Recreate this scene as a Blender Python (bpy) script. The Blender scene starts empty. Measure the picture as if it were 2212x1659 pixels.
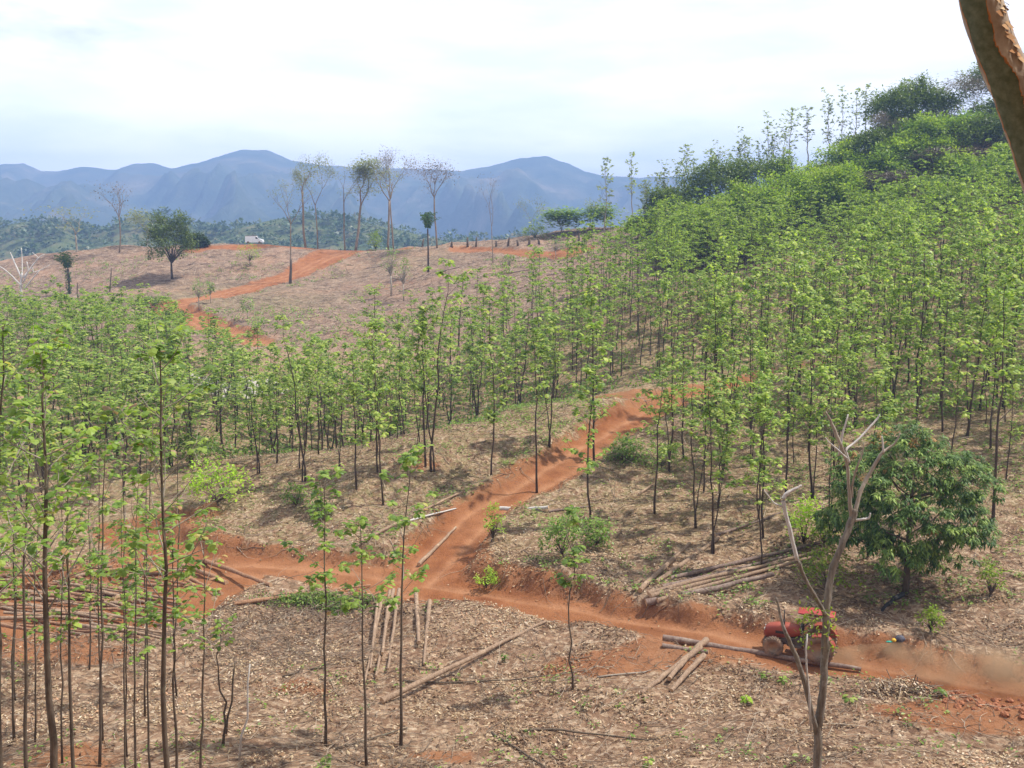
import bpy, math, random
import numpy as np
from mathutils import Vector, Matrix

# ------------------------------------------------------------------ camera, world, sun, exposure
sc = bpy.context.scene
COL = sc.collection
FPX, CX, CY, HOR = 2171.0, 1106.0, 829.5, 500.0      # the photograph measured at 2212 x 1659
PITCH = math.atan((CY - HOR) / FPX)
cam_d = bpy.data.cameras.new("camera"); cam = bpy.data.objects.new("camera", cam_d); COL.objects.link(cam)
cam_d.sensor_width = 36.0; cam_d.lens = 36.0 * FPX / 2212.0
cam_d.clip_start = 0.1; cam_d.clip_end = 20000
cam.location = (0, 0, 0); cam.rotation_euler = (math.pi / 2 - PITCH, 0, 0)
sc.camera = cam

SUN_AZ = math.radians(82)      # clockwise from +Y (view direction): the sun stands to the right, slightly ahead
SUN_EL = math.radians(60)
sd = Vector((math.sin(SUN_AZ) * math.cos(SUN_EL), math.cos(SUN_AZ) * math.cos(SUN_EL), math.sin(SUN_EL)))
sl = bpy.data.lights.new("sun", 'SUN'); sl.energy = 4.5; sl.angle = math.radians(2.0); sl.color = (1.0, 0.95, 0.87)
so = bpy.data.objects.new("sun", sl); COL.objects.link(so)
so.rotation_euler = sd.to_track_quat('Z', 'Y').to_euler(); so.location = (60, 30, 120)

w = bpy.data.worlds.new("World"); sc.world = w; w.use_nodes = True
nt = w.node_tree; nt.nodes.clear()
def wn(t, **k):
    n = nt.nodes.new(t)
    for a, b in k.items(): setattr(n, a, b)
    return n
sky = wn('ShaderNodeTexSky', sky_type='NISHITA'); sky.sun_disc = False
sky.sun_elevation = SUN_EL; sky.sun_rotation = SUN_AZ; sky.dust_density = 2.0; sky.altitude = 200
tc = wn('ShaderNodeTexCoord'); mp = wn('ShaderNodeMapping'); mp.inputs['Scale'].default_value = (1.0, 1.0, 4.5)
n1 = wn('ShaderNodeTexNoise'); n1.inputs['Scale'].default_value = 2.2; n1.inputs['Detail'].default_value = 9; n1.inputs['Roughness'].default_value = 0.55
n1.inputs['Distortion'].default_value = 0.35
n2 = wn('ShaderNodeTexNoise'); n2.inputs['Scale'].default_value = 5.5; n2.inputs['Detail'].default_value = 8
r1 = wn('ShaderNodeValToRGB'); r1.color_ramp.elements[0].position = 0.34; r1.color_ramp.elements[1].position = 0.47
r1.color_ramp.elements[0].color = (0.45, 0.45, 0.45, 1); r1.color_ramp.elements[1].color = (1, 1, 1, 1)
r2 = wn('ShaderNodeValToRGB'); r2.color_ramp.elements[0].position = 0.35; r2.color_ramp.elements[1].position = 0.62
r2.color_ramp.elements[0].color = (9.9, 10.3, 11.3, 1); r2.color_ramp.elements[1].color = (12.8, 12.6, 12.6, 1)
mx = wn('ShaderNodeMixRGB'); bg = wn('ShaderNodeBackground'); bg.inputs['Strength'].default_value = 0.10
wo = wn('ShaderNodeOutputWorld')
L = nt.links.new
L(tc.outputs['Generated'], mp.inputs['Vector']); L(mp.outputs[0], n1.inputs['Vector']); L(mp.outputs[0], n2.inputs['Vector'])
L(n1.outputs['Fac'], r1.inputs[0]); L(n2.outputs['Fac'], r2.inputs[0])
L(r1.outputs[0], mx.inputs[0]); L(sky.outputs[0], mx.inputs[1]); L(r2.outputs[0], mx.inputs[2])
sxyz = wn('ShaderNodeSeparateXYZ'); L(tc.outputs['Generated'], sxyz.inputs[0])
r3 = wn('ShaderNodeValToRGB'); r3.color_ramp.elements[0].position = 0.0; r3.color_ramp.elements[0].color = (1.45, 1.42, 1.36, 1)
r3.color_ramp.elements[1].position = 0.8; r3.color_ramp.elements[1].color = (0.6, 0.6, 0.62, 1)
e_ = r3.color_ramp.elements.new(0.20); e_.color = (0.90, 0.90, 0.90, 1)
L(sxyz.outputs[2], r3.inputs[0]); mz = wn('ShaderNodeMixRGB', blend_type='MULTIPLY'); mz.inputs[0].default_value = 1.0
L(mx.outputs[0], mz.inputs[1]); L(r3.outputs[0], mz.inputs[2]); L(mz.outputs[0], bg.inputs[0]); L(bg.outputs[0], wo.inputs[0])

sc.view_settings.view_transform = 'Standard'; sc.view_settings.look = 'None'
sc.view_settings.exposure = 0.55; sc.view_settings.gamma = 1.0
sc.render.engine = 'CYCLES'
cy = sc.cycles
cy.max_bounces = 6; cy.diffuse_bounces = 3; cy.glossy_bounces = 2; cy.transmission_bounces = 3
cy.volume_bounces = 0; cy.transparent_max_bounces = 8
cy.volume_max_steps = 64; cy.volume_step_rate = 2.0
cy.use_denoising = True
try: cy.denoiser = 'OPENIMAGEDENOISE'
except Exception: pass
cy.caustics_reflective = False; cy.caustics_refractive = False

# ------------------------------------------------------------------ helpers
rng = np.random.default_rng(7)
R_ = random.Random(11)
cp, sp = math.cos(PITCH), math.sin(PITCH)

def pt(px, py, Y):
    """world point at distance Y along the ground direction, seen at photo pixel px,py"""
    a = (px - CX) / FPX; b = -(py - CY) / FPX
    d = np.array([a, cp + b * sp, -sp + b * cp])
    return d * (Y / d[1])
def proj(P):
    P = np.asarray(P, float)
    zf = P[..., 1] * cp - P[..., 2] * sp
    yu = P[..., 1] * sp + P[..., 2] * cp
    return CX + FPX * P[..., 0] / zf, CY - FPX * yu / zf
def x_at(px, Y, z=-10.0):
    return (px - CX) / FPX * (Y * cp - z * sp)

# ---- lattice noise in numpy
_perm = np.random.default_rng(3).integers(0, 1 << 16, size=(256, 256)) / 65536.0
def vnoise(x, y):
    xi = np.floor(x).astype(int); yi = np.floor(y).astype(int)
    fx = x - xi; fy = y - yi
    fx = fx * fx * fx * (fx * (fx * 6 - 15) + 10); fy = fy * fy * fy * (fy * (fy * 6 - 15) + 10)
    g = lambda a, b: _perm[a & 255, b & 255]
    return ((g(xi, yi) * (1 - fx) + g(xi + 1, yi) * fx) * (1 - fy) + (g(xi, yi + 1) * (1 - fx) + g(xi + 1, yi + 1) * fx) * fy) * 2 - 1
def fbm(x, y, s, o=4, r=0.5):
    t = 0; a = 1; f = 1.0 / s
    for k in range(o):
        t = t + a * vnoise(x * f + 17.3 * k + 100, y * f - 9.1 * k + 100); a *= r; f *= 2.03
    return t

# ------------------------------------------------------------------ terrain height from control points
C = []   # (px, Y, z)
def vis(px, py, Y):
    C.append((px, Y, pt(px, py, Y)[2]))
def hid(px, Y, z): C.append((px, Y, z))
for px in (-400, 300, 1100, 1900, 2600):
    hid(px, 0.5, -1.9); hid(px, 5, -4.6); hid(px, 10, -7.6); hid(px, 20, -12.6)
for a in [(-400,1659,29),(0,1659,29.5),(500,1659,30),(1100,1659,30),(1700,1659,29.5),(2212,1659,29),(2600,1659,29),
          (0,1500,36),(600,1500,36.5),(1200,1500,36.5),(1800,1490,36.5),(2212,1480,36.5),(2600,1500,36),
          (-400,1400,41),(100,1400,41),(1750,1420,39.6),(1400,1330,44),(1100,1290,46.6),(800,1240,50),(400,1180,54.5),(0,1200,53),(-400,1200,53),
          (250,1130,59.5),(1060,1080,60),(1290,930,74),(1440,860,85),(1600,810,97),
          (1000,925,71),(850,965,69),(700,1005,66.5),(560,1050,63.5),(1200,870,81),(1350,835,92),
          (850,1150,55.5),(700,1120,58),
          (600,870,110),(700,840,113),
          (560,740,140),(450,700,160),(370,655,180),(480,635,190),(620,590,210),(740,540,232),(550,523,236),(350,531,236),(60,562,235),
          (0,575,235),(-400,610,235),(900,541,225),(1000,532,222),(1160,512,222),(1300,496,218),(1360,489,214),
          (900,640,175),(1100,600,175),(1200,575,180),(300,640,188),(100,640,200),(0,690,172),(-400,720,170),(700,700,155),
          (150,1020,73),(200,900,92),(100,760,125),(-400,900,92),(400,860,100),(400,980,80),
          (1500,1180,51),(1400,1290,46.5),(1500,1000,66.5),(1700,1000,65),(1700,1180,51),(1955,1280,46),(2140,1120,54),(2100,950,66),(1850,850,82),
          (2100,800,85),(2500,1100,54),(2500,900,70),
          (1900,700,105),(1600,700,120),(2212,600,118),(1800,600,140),(1400,645,130),(2600,600,110),
          (1500,455,200),(1700,395,195),(1900,318,190),(2212,255,185),(2600,210,185),(2212,450,150),(1800,525,160),(1600,545,165),(1400,570,165),(2600,400,145),
          (1600,1330,43),(2100,1340,42.5)]:
    vis(*a)
for a in [(900,88,-20),(780,84,-19.6),(1050,95,-19),(1200,102,-17.2),(1000,115,-18.6),(1150,130,-14.5),(850,125,-17.8),(1300,115,-15),(560,82,-19)]: hid(*a)
for px in (-400, 100, 600, 1100, 1600, 2100, 2600):
    e = max(0, (px - 1300) / 1000.0)
    hid(px, 262, -6 - (3 if px < 800 else 0) + 14 * e); hid(px, 310, -25 + 12 * e); hid(px, 430, -60)
C = np.array(C, float)
def uv(x, y):
    yy = np.maximum(y, -12.0) + 16.0
    return np.stack([1.5 * x / yy, 1.9 * np.log(yy)], -1)
CXW = (C[:, 0] - CX) / FPX * (C[:, 1] * cp - C[:, 2] * sp)
CUV = uv(CXW, C[:, 1])
def _U(r2): return r2 * np.log(r2 + 1e-9) * 0.5
def _tps():
    n = len(CUV)
    r2 = ((CUV[:, None] - CUV[None]) ** 2).sum(-1)
    K = _U(r2) + np.eye(n) * 0.0006
    P = np.hstack([np.ones((n, 1)), CUV])
    A = np.zeros((n + 3, n + 3)); A[:n, :n] = K; A[:n, n:] = P; A[n:, :n] = P.T
    return np.linalg.solve(A, np.concatenate([C[:, 2], np.zeros(3)]))
WT = _tps()
def Hb(x, y):
    x = np.atleast_1d(np.asarray(x, float)); y = np.atleast_1d(np.asarray(y, float))
    q = uv(np.clip(x, -(np.maximum(y,0) + 18) * 0.95, (np.maximum(y,0) + 18) * 0.95), y); out = np.empty(len(q))
    for i in range(0, len(q), 20000):
        s = q[i:i + 20000]
        r2 = ((s[:, None] - CUV[None]) ** 2).sum(-1)
        out[i:i + 20000] = _U(r2) @ WT[:-3] + WT[-3] + s @ WT[-2:]
    return out
def march(px, py, H, y0=12, y1=300):
    a = (px - CX) / FPX; b = -(py - CY) / FPX
    d = np.array([a, cp + b * sp, -sp + b * cp]); d = d / d[1]
    ys = np.exp(np.linspace(math.log(y0), math.log(y1), 900))
    h = H(d[0] * ys, ys) - d[2] * ys
    k = np.where(h > 0)[0]
    if len(k) == 0:
        k = np.argmax(h)
        return np.array([d[0] * ys[k], ys[k], H(d[0] * ys[k], ys[k])[0]])
    k = k[0]
    if k == 0: return np.array([d[0]*ys[0], ys[0], H(d[0]*ys[0], ys[0])[0]])
    t = h[k - 1] / (h[k - 1] - h[k]); yy = ys[k - 1] + t * (ys[k] - ys[k - 1])
    return np.array([d[0] * yy, yy, H(d[0] * yy, yy)[0]])

ROADS = {
 'main': [(2600,1585,3.6),(2212,1478,3.4),(2000,1440,3.1),(1800,1408,3.2),(1600,1372,3.1),(1400,1330,3.1),(1250,1302,3.1),(1100,1280,3.1),(950,1256,3.4),(800,1230,3.6),(680,1216,3.3),(560,1206,3.4),(450,1204,4)],
 'yard': [(520,1225,3.5),(430,1245,6),(300,1280,9),(160,1305,9),(0,1318,9),(-200,1320,9)],
 'spur': [(430,1200,4),(340,1165,3.0),(265,1140,2.4),(340,1120,1.2),(430,1104,.8)],
 'branch': [(890,1240,4.4),(940,1190,4.0),(985,1140,3.4),(1040,1090,2.9),(1130,1042,3.0),(1220,988,3.0),(1300,938,3.4),(1380,892,3.8),(1450,862,3.6),(1560,828,3.2),(1660,803,2.6),(1750,788,2.4)],
 'hill': [(900,536,5),(800,537,9),(740,545,9),(690,563,8.5),(640,588,6),(560,612,5.0),(480,634,5.2),(400,652,6.5),(350,662,6.0),(410,682,6.5),(480,712,6.0),(560,738,4.6)],
 'top': [(420,533,4),(560,528,6),(680,533,8),(780,537,8)],
 'cut': [(990,538,3),(1080,543,4),(1170,546,4),(1260,538,3)],
}
RSEG = {}
for k, pl in ROADS.items():
    P = [march(a, b, Hb) for a, b, _ in pl]
    RSEG[k] = [(P[i][:2], P[i + 1][:2], pl[i][2], pl[i + 1][2]) for i in range(len(P) - 1)]
def sdist(x, y, segs):
    """signed distance outside (+) / inside (-) a variable-width strip"""
    best = np.full(x.shape, 1e9)
    for a, b, w0, w1 in segs:
        d = b - a; L2 = max((d ** 2).sum(), 1e-6)
        t = np.clip(((x - a[0]) * d[0] + (y - a[1]) * d[1]) / L2, 0, 1)
        dist = np.hypot(x - a[0] - t * d[0], y - a[1] - t * d[1]) - 0.5 * (w0 + t * (w1 - w0))
        best = np.minimum(best, dist)
    return best
def roadd(x, y, keys=None):
    best = np.full(np.shape(x), 1e9)
    for k in (keys or ROADS): best = np.minimum(best, sdist(x, y, RSEG[k]))
    return best
def sstep(a, b, v):
    t = np.clip((v - a) / (b - a), 0, 1); return t * t * (3 - 2 * t)
def Hf(x, y):
    x = np.atleast_1d(np.asarray(x, float)); y = np.atleast_1d(np.asarray(y, float))
    h = Hb(x, y); d = roadd(x, y) + 0.35 * fbm(x, y, 1.7, 3)
    m = 1 - sstep(-0.25, 0.55, d)
    far = sstep(120, 200, y)
    rough = 0.17 * fbm(x, y, 2.6, 4, 0.55) + 0.35 * fbm(x, y, 11, 2) + far * 0.7 * fbm(x + 50, y, 16, 3)
    berm = np.exp(-((d - 1.1) / 0.55) ** 2) * (0.16 + 0.14 * fbm(x, y, 3, 2))
    rut = 0.03 * fbm(x, y, 0.9, 3) + 0.05 * fbm(x, y, 3.0, 2)
    return h + (1 - m) * (rough + berm) + m * (rut - 0.72 + 0.42 * far)
def ground(px, py): return march(px, py, Hf)
def gz(x, y): return float(Hf(x, y)[0])

# ------------------------------------------------------------------ mesh building
class MB:
    def __init__(s): s.V = []; s.Q = []; s.T = []; s.A = []; s.mq = []; s.mt = []; s.n = 0
    def add(s, V, Q=None, T=None, a=0.0, m=0):
        V = np.asarray(V, float).reshape(-1, 3)
        if Q is not None and len(Q):
            Q = np.asarray(Q, int).reshape(-1, 4); s.Q.append(Q + s.n); s.mq.append(np.full(len(Q), m))
        if T is not None and len(T):
            T = np.asarray(T, int).reshape(-1, 3); s.T.append(T + s.n); s.mt.append(np.full(len(T), m))
        s.V.append(V); s.A.append(np.broadcast_to(np.asarray(a, float), (len(V),)).copy()); s.n += len(V)
    def mesh(s, name, mats, smooth=False):
        V = np.concatenate(s.V); A = np.concatenate(s.A)
        Q = np.concatenate(s.Q) if s.Q else np.zeros((0, 4), int); T = np.concatenate(s.T) if s.T else np.zeros((0, 3), int)
        me = bpy.data.meshes.new(name)
        me.vertices.add(len(V)); me.vertices.foreach_set('co', V.ravel().astype(np.float32))
        me.loops.add(len(Q) * 4 + len(T) * 3)
        me.loops.foreach_set('vertex_index', np.concatenate([Q.ravel(), T.ravel()]).astype(np.int32))
        me.polygons.add(len(Q) + len(T))
        st = np.concatenate([np.arange(len(Q)) * 4, len(Q) * 4 + np.arange(len(T)) * 3]).astype(np.int32)
        me.polygons.foreach_set('loop_start', st)
        mi = np.concatenate([np.concatenate(s.mq) if s.mq else [], np.concatenate(s.mt) if s.mt else []]).astype(np.int32)
        me.polygons.foreach_set('material_index', mi)
        me.polygons.foreach_set('use_smooth', np.full(len(Q) + len(T), smooth))
        at = me.attributes.new('v', 'FLOAT', 'POINT'); at.data.foreach_set('value', A.astype(np.float32))
        for m in (mats if isinstance(mats, (list, tuple)) else [mats]): me.materials.append(m)
        me.update(calc_edges=True)
        return me
def link(name, data, parent=None, loc=None):
    o = bpy.data.objects.new(name, data); COL.objects.link(o)
    if parent is not None: o.parent = parent
    if loc is not None: o.location = tuple(float(v) for v in loc)
    return o
def tag(o, label=None, cat=None, group=None, kind=None):
    if label: o['label'] = label
    if cat: o['category'] = cat
    if group: o['group'] = group
    if kind: o['kind'] = kind
    return o
def thing(name, loc, label, cat, group=None, rz=0.0):
    o = link(name, None, None, loc); o.rotation_euler = (0, 0, rz); o.empty_display_size = 0.3
    return tag(o, label, cat, group)
def unit(v):
    v = np.asarray(v, float); return v / (np.linalg.norm(v, axis=-1, keepdims=True) + 1e-12)
def tube(mb, P, Rr, k=6, a=0.0, m=0, cap=True):
    P = np.asarray(P, float); n = len(P); Rr = np.broadcast_to(np.asarray(Rr, float), (n,))
    T = np.gradient(P, axis=0); T = unit(T)
    ref = np.array([0.0, 0, 1.0]) if abs(T[:, 2]).mean() < 0.8 else np.array([1.0, 0, 0])
    S = unit(np.cross(T, ref)); B = np.cross(T, S)
    th = np.linspace(0, 2 * math.pi, k, endpoint=False)
    V = P[:, None] + Rr[:, None, None] * (np.cos(th)[None, :, None] * S[:, None] + np.sin(th)[None, :, None] * B[:, None])
    i = np.arange(n - 1)[:, None] * k; j = np.arange(k)[None]; j2 = (j + 1) % k
    Q = np.stack([i + j, i + j2, i + k + j2, i + k + j], -1).reshape(-1, 4)
    V = V.reshape(-1, 3); Tt = []
    if cap:
        V = np.vstack([V, P[0], P[-1]]); c0 = n * k; c1 = c0 + 1
        jj = np.arange(k); j3 = (jj + 1) % k
        Tt = np.vstack([np.stack([np.full(k, c0), j3, jj], -1), np.stack([np.full(k, c1), (n - 1) * k + jj, (n - 1) * k + j3], -1)])
    mb.add(V, Q, Tt, a, m)
def leaves(mb, P, D, S, wr=0.62, droop=0.7, fold=0.12, a=None, lod=0, m=0):
    P = np.asarray(P, float); n = len(P)
    if n == 0: return
    D = unit(D); S = np.broadcast_to(np.asarray(S, float), (n,))[:, None]
    if a is None: a = rng.random(n)
    a = np.broadcast_to(a, (n,))
    up = np.array([0, 0, 1.0]); side = unit(np.cross(D, up) + 1e-4); nrm = unit(np.cross(side, D))
    W = S * wr * 0.5
    dn = -up * np.asarray(droop)
    if lod:
        mid = P + unit(D + dn * 0.3) * S * 0.5; tip = mid + unit(D + dn * 1.5) * S * 0.5
        V = np.stack([P, mid - side * W - nrm * W * fold * 2, tip, mid + side * W - nrm * W * fold * 2], 1)
        b = np.arange(n)[:, None] * 4
        T = np.concatenate([b + [0, 3, 2], b + [0, 2, 1]], 0)
        mb.add(V.reshape(-1, 3), None, T, np.repeat(a, 4), m)
        return
    m1 = P + unit(D + dn * 0.15) * S * 0.33; m2 = m1 + unit(D + dn * 0.9) * S * 0.37; tp = m2 + unit(D + dn * 2.2) * S * 0.32
    f = nrm * W * fold * 2
    V = np.stack([P, m1 - side * W * .92 - f, m1, m1 + side * W * .92 - f, m2 - side * W * .85 - f, m2, m2 + side * W * .85 - f, tp], 1)
    b = np.arange(n)[:, None] * 8
    Q = np.concatenate([b + [1, 2, 5, 4], b + [2, 3, 6, 5]], 0)
    T = np.concatenate([b + [0, 2, 1], b + [0, 3, 2], b + [4, 5, 7], b + [5, 6, 7]], 0)
    mb.add(V.reshape(-1, 3), Q, T, np.repeat(a, 8), m)
def box(mb, c, s, m=0, a=0.0, bev=0.0, R=None):
    x, y, z = np.array(s) / 2.0
    if bev <= 0:
        V = np.array([[-x,-y,-z],[x,-y,-z],[x,y,-z],[-x,y,-z],[-x,-y,z],[x,-y,z],[x,y,z],[-x,y,z]])
        Q = [[0,3,2,1],[4,5,6,7],[0,1,5,4],[1,2,6,5],[2,3,7,6],[3,0,4,7]]; T = None
    else:
        b = bev; oct_ = lambda xx, yy: [[-xx+b,-yy],[xx-b,-yy],[xx,-yy+b],[xx,yy-b],[xx-b,yy],[-xx+b,yy],[-xx,yy-b],[-xx,-yy+b]]
        V = []
        for zz, sh in ((-z, b), (-z + b, 0), (z - b, 0), (z, b)):
            for p in oct_(x, y): V.append([p[0] * (1 - sh / x * (1 if sh else 0)), p[1] * (1 - sh / y * (1 if sh else 0)), zz])
        V = np.array(V); Q = []
        for k in range(3):
            for j in range(8): Q.append([k*8+j, k*8+(j+1)%8, k*8+8+(j+1)%8, k*8+8+j])
        Q += [[24,25,28,29],[25,26,27,28],[24,29,30,31]]; Q += [[5,4,1,0],[4,3,2,1],[7,6,5,0]]; T = None
    if R is not None: V = V @ np.asarray(R).T
    mb.add(V + np.array(c), Q, T, a, m)
def lathe(mb, prof, c=(0,0,0), axis='y', k=28, m=0, a=0.0):
    prof = np.array(prof, float); th = np.linspace(0, 2*math.pi, k, endpoint=False); n = len(prof)
    V = []
    for r, h in prof:
        if axis == 'y': V.append(np.stack([r*np.cos(th), np.full(k, h), r*np.sin(th)], -1))
        elif axis == 'z': V.append(np.stack([r*np.cos(th), r*np.sin(th), np.full(k, h)], -1))
    V = np.concatenate(V) + np.array(c)
    i = np.arange(n - 1)[:, None] * k; j = np.arange(k)[None]; j2 = (j + 1) % k
    Q = np.stack([i + j, i + j2, i + k + j2, i + k + j], -1).reshape(-1, 4)
    mb.add(V, Q, None, a, m)

# ------------------------------------------------------------------ materials
class NT:
    def __init__(s, name):
        s.m = bpy.data.materials.new(name); s.m.use_nodes = True; s.t = s.m.node_tree; s.t.nodes.clear()
        s.out = s.n('ShaderNodeOutputMaterial')
    def n(s, t, ins=None, **k):
        q = s.t.nodes.new(t)
        for a, b in k.items(): setattr(q, a, b)
        for a, b in (ins or {}).items(): s.set(q, a, b)
        return q
    def set(s, q, a, b):
        i = q.inputs[a]
        if hasattr(b, 'is_output') or isinstance(b, bpy.types.NodeSocket): s.t.links.new(b, i)
        else: i.default_value = b
    def noise(s, vec, scale, detail=5, rough=0.55, dist=0.0):
        return s.n('ShaderNodeTexNoise', {'Vector': vec, 'Scale': scale, 'Detail': detail, 'Roughness': rough, 'Distortion': dist}).outputs['Fac']
    def ramp(s, fac, els, interp='LINEAR'):
        q = s.n('ShaderNodeValToRGB', {0: fac}); cr = q.color_ramp; cr.interpolation = interp
        while len(cr.elements) < len(els): cr.elements.new(0.5)
        for e, (p, c) in zip(cr.elements, els): e.position = p; e.color = (c if isinstance(c, tuple) else (c, c, c)) + (1,)
        return q.outputs[0]
    def mix(s, f, a, b, bt='MIX'): 
        q = s.n('ShaderNodeMixRGB', {0: f}, blend_type=bt); 
        s.set(q, 1, a if not isinstance(a, tuple) else a + (1,)); s.set(q, 2, b if not isinstance(b, tuple) else b + (1,)); return q.outputs[0]
    def math(s, op, a, b=0.0, clamp=False):
        q = s.n('ShaderNodeMath', operation=op, use_clamp=clamp); s.set(q, 0, a); s.set(q, 1, b); return q.outputs[0]
    def attr(s, name): return s.n('ShaderNodeAttribute', attribute_name=name).outputs['Fac']
    def pos(s): return s.n('ShaderNodeNewGeometry').outputs['Position']
    def obj(s): return s.n('ShaderNodeTexCoord').outputs['Object']
    def orand(s): return s.n('ShaderNodeObjectInfo').outputs['Random']
    def mapping(s, vec, scale): return s.n('ShaderNodeMapping', {'Vector': vec, 'Scale': scale}).outputs[0]
    def bump(s, h, st, d): return s.n('ShaderNodeBump', {'Height': h, 'Strength': st, 'Distance': d}).outputs[0]
    def pbr(s, col, rough=0.8, normal=None, metal=0.0, spec=0.3, **k):
        q = s.n('ShaderNodeBsdfPrincipled'); s.set(q, 'Base Color', col if not isinstance(col, tuple) else col + (1,)); s.set(q, 'Roughness', rough)
        s.set(q, 'Metallic', metal); s.set(q, 'Specular IOR Level', spec)
        if normal is not None: s.set(q, 'Normal', normal)
        return q.outputs[0]
    def end(s, sh): s.t.links.new(sh, s.out.inputs[0]); return s.m

def leaf_mat(name, els, trans=0.35, tcol=(1.15, 1.25, 0.6), rough=0.45, hue=0.25, spec=0.35):
    t = NT(name); v = t.attr('v'); base = t.ramp(v, els)
    r = t.math('MULTIPLY_ADD', t.orand(), hue); 
    q = t.n('ShaderNodeMath', operation='MULTIPLY_ADD'); t.set(q, 0, t.orand()); q.inputs[1].default_value = hue; q.inputs[2].default_value = 1 - hue / 2
    hs = t.n('ShaderNodeHueSaturation', {'Color': base, 'Value': q.outputs[0]}).outputs[0]
    p = t.pbr(hs, rough, spec=spec)
    tr = t.n('ShaderNodeBsdfTranslucent'); t.set(tr, 'Color', t.mix(1.0, hs, tcol, 'MULTIPLY'))
    mxs = t.n('ShaderNodeMixShader', {0: trans, 1: p, 2: tr.outputs[0]})
    return t.end(mxs.outputs[0])
def bark_mat(name, c0, c1, sc_=6.0, stretch=0.25, rough=0.9, lich=None, bump=0.02):
    t = NT(name); o = t.obj(); mpv = t.mapping(o, (sc_, sc_, sc_ * stretch))
    n = t.noise(mpv, 1.5, 8, 0.65); col = t.ramp(n, [(0.3, c0), (0.7, c1)])
    if lich: col = t.mix(t.ramp(t.noise(o, 1.3, 6, 0.7), [(0.55, 0.0), (0.68, 1.0)]), col, lich)
    col = t.mix(t.math('MULTIPLY', t.orand(), 0.4), col, (0.5*c0[0]+.5*c1[0], 0.5*c0[1]+.5*c1[1], .5*c0[2]+.5*c1[2]))
    return t.end(t.pbr(col, rough, t.bump(t.noise(mpv, 5, 6, 0.7), 0.8, bump), spec=0.15))

M = {}
M['teak'] = leaf_mat('teak_leaf', [(0.0, (0.11, 0.19, 0.035)), (0.35, (0.22, 0.33, 0.055)), (0.7, (0.36, 0.46, 0.09)), (0.93, (0.50, 0.56, 0.15)), (1.0, (0.42, 0.30, 0.12))], 0.5)
M['teak_far'] = leaf_mat('teak_leaf_stand', [(0.0, (0.12, 0.20, 0.04)), (0.5, (0.26, 0.365, 0.07)), (1.0, (0.46, 0.54, 0.13))], 0.5)
M['teak_near'] = leaf_mat('teak_leaf_foreground', [(0.0, (0.11, 0.20, 0.04)), (0.45, (0.23, 0.35, 0.06)), (0.78, (0.38, 0.48, 0.10)), (0.88, (0.5, 0.47, 0.14)), (0.94, (0.45, 0.26, 0.14)), (1.0, (0.5, 0.34, 0.25))], 0.5)
M['dark'] = leaf_mat('dark_evergreen_leaf', [(0.0, (0.045, 0.07, 0.012)), (0.6, (0.12, 0.17, 0.024)), (1.0, (0.23, 0.29, 0.04))], 0.35)
M['acacia'] = leaf_mat('feathery_bright_leaf', [(0.0, (0.10, 0.16, 0.02)), (0.5, (0.23, 0.33, 0.035)), (1.0, (0.42, 0.50, 0.06))], 0.5)
M['lime'] = leaf_mat('lime_leaf', [(0.0, (0.20, 0.34, 0.02)), (0.6, (0.32, 0.48, 0.03)), (1.0, (0.42, 0.56, 0.06))], 0.4)
M['mango'] = leaf_mat('mango_leaf', [(0.0, (0.03, 0.07, 0.016)), (0.45, (0.09, 0.16, 0.03)), (0.85, (0.30, 0.40, 0.08)), (0.92, (0.28, 0.18, 0.05)), (1.0, (0.36, 0.17, 0.06))], 0.25, rough=0.5)
M['savanna'] = leaf_mat('dry_grey_green_leaf', [(0.0, (0.13, 0.15, 0.07)), (0.6, (0.24, 0.26, 0.13)), (1.0, (0.40, 0.39, 0.27))], 0.45)
M['palm'] = leaf_mat('palm_frond', [(0.0, (0.04, 0.09, 0.02)), (0.7, (0.08, 0.16, 0.035)), (1.0, (0.16, 0.2, 0.06))], 0.3)
M['scrub'] = leaf_mat('undergrowth_leaf', [(0.0, (0.09, 0.15, 0.03)), (0.6, (0.18, 0.29, 0.05)), (1.0, (0.34, 0.42, 0.10))], 0.4)
M['forest'] = leaf_mat('forest_leaf', [(0.0, (0.03, 0.06, 0.018)), (0.6, (0.06, 0.105, 0.03)), (0.9, (0.13, 0.14, 0.06)), (1.0, (0.2, 0.15, 0.09))], 0.25)
M['drytwig'] = leaf_mat('dry_twig', [(0.0, (0.10, 0.075, 0.055)), (0.6, (0.2, 0.16, 0.125)), (1.0, (0.34, 0.29, 0.24))], 0.1)
M['litter'] = leaf_mat('fallen_leaf', [(0.0, (0.07, 0.036, 0.02)), (0.25, (0.24, 0.14, 0.075)), (0.5, (0.40, 0.285, 0.17)), (0.75, (0.54, 0.42, 0.27)), (0.96, (0.66, 0.56, 0.44)), (1.0, (0.5, 0.2, 0.07))], 0.12, (1, 1, 0.8), 0.7, 0.0, 0.2)
M['stick'] = leaf_mat('stick_bark', [(0.0, (0.05, 0.035, 0.028)), (0.4, (0.15, 0.11, 0.08)), (0.75, (0.28, 0.215, 0.16)), (1.0, (0.45, 0.37, 0.28))], 0.0, (1, 1, 1), 0.9, 0.0, 0.1)
M['bark'] = bark_mat('dark_teak_bark', (0.035, 0.024, 0.018), (0.11, 0.08, 0.06), lich=None)
M['bark_branch'] = bark_mat('grey_branch_bark', (0.085, 0.068, 0.05), (0.21, 0.175, 0.135))
M['bark_near'] = bark_mat('brown_grey_bark', (0.05, 0.036, 0.026), (0.17, 0.13, 0.095), lich=(0.2, 0.19, 0.14))
M['bark_pale'] = bark_mat('pale_bare_bark', (0.2, 0.16, 0.12), (0.42, 0.37, 0.31))
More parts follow.
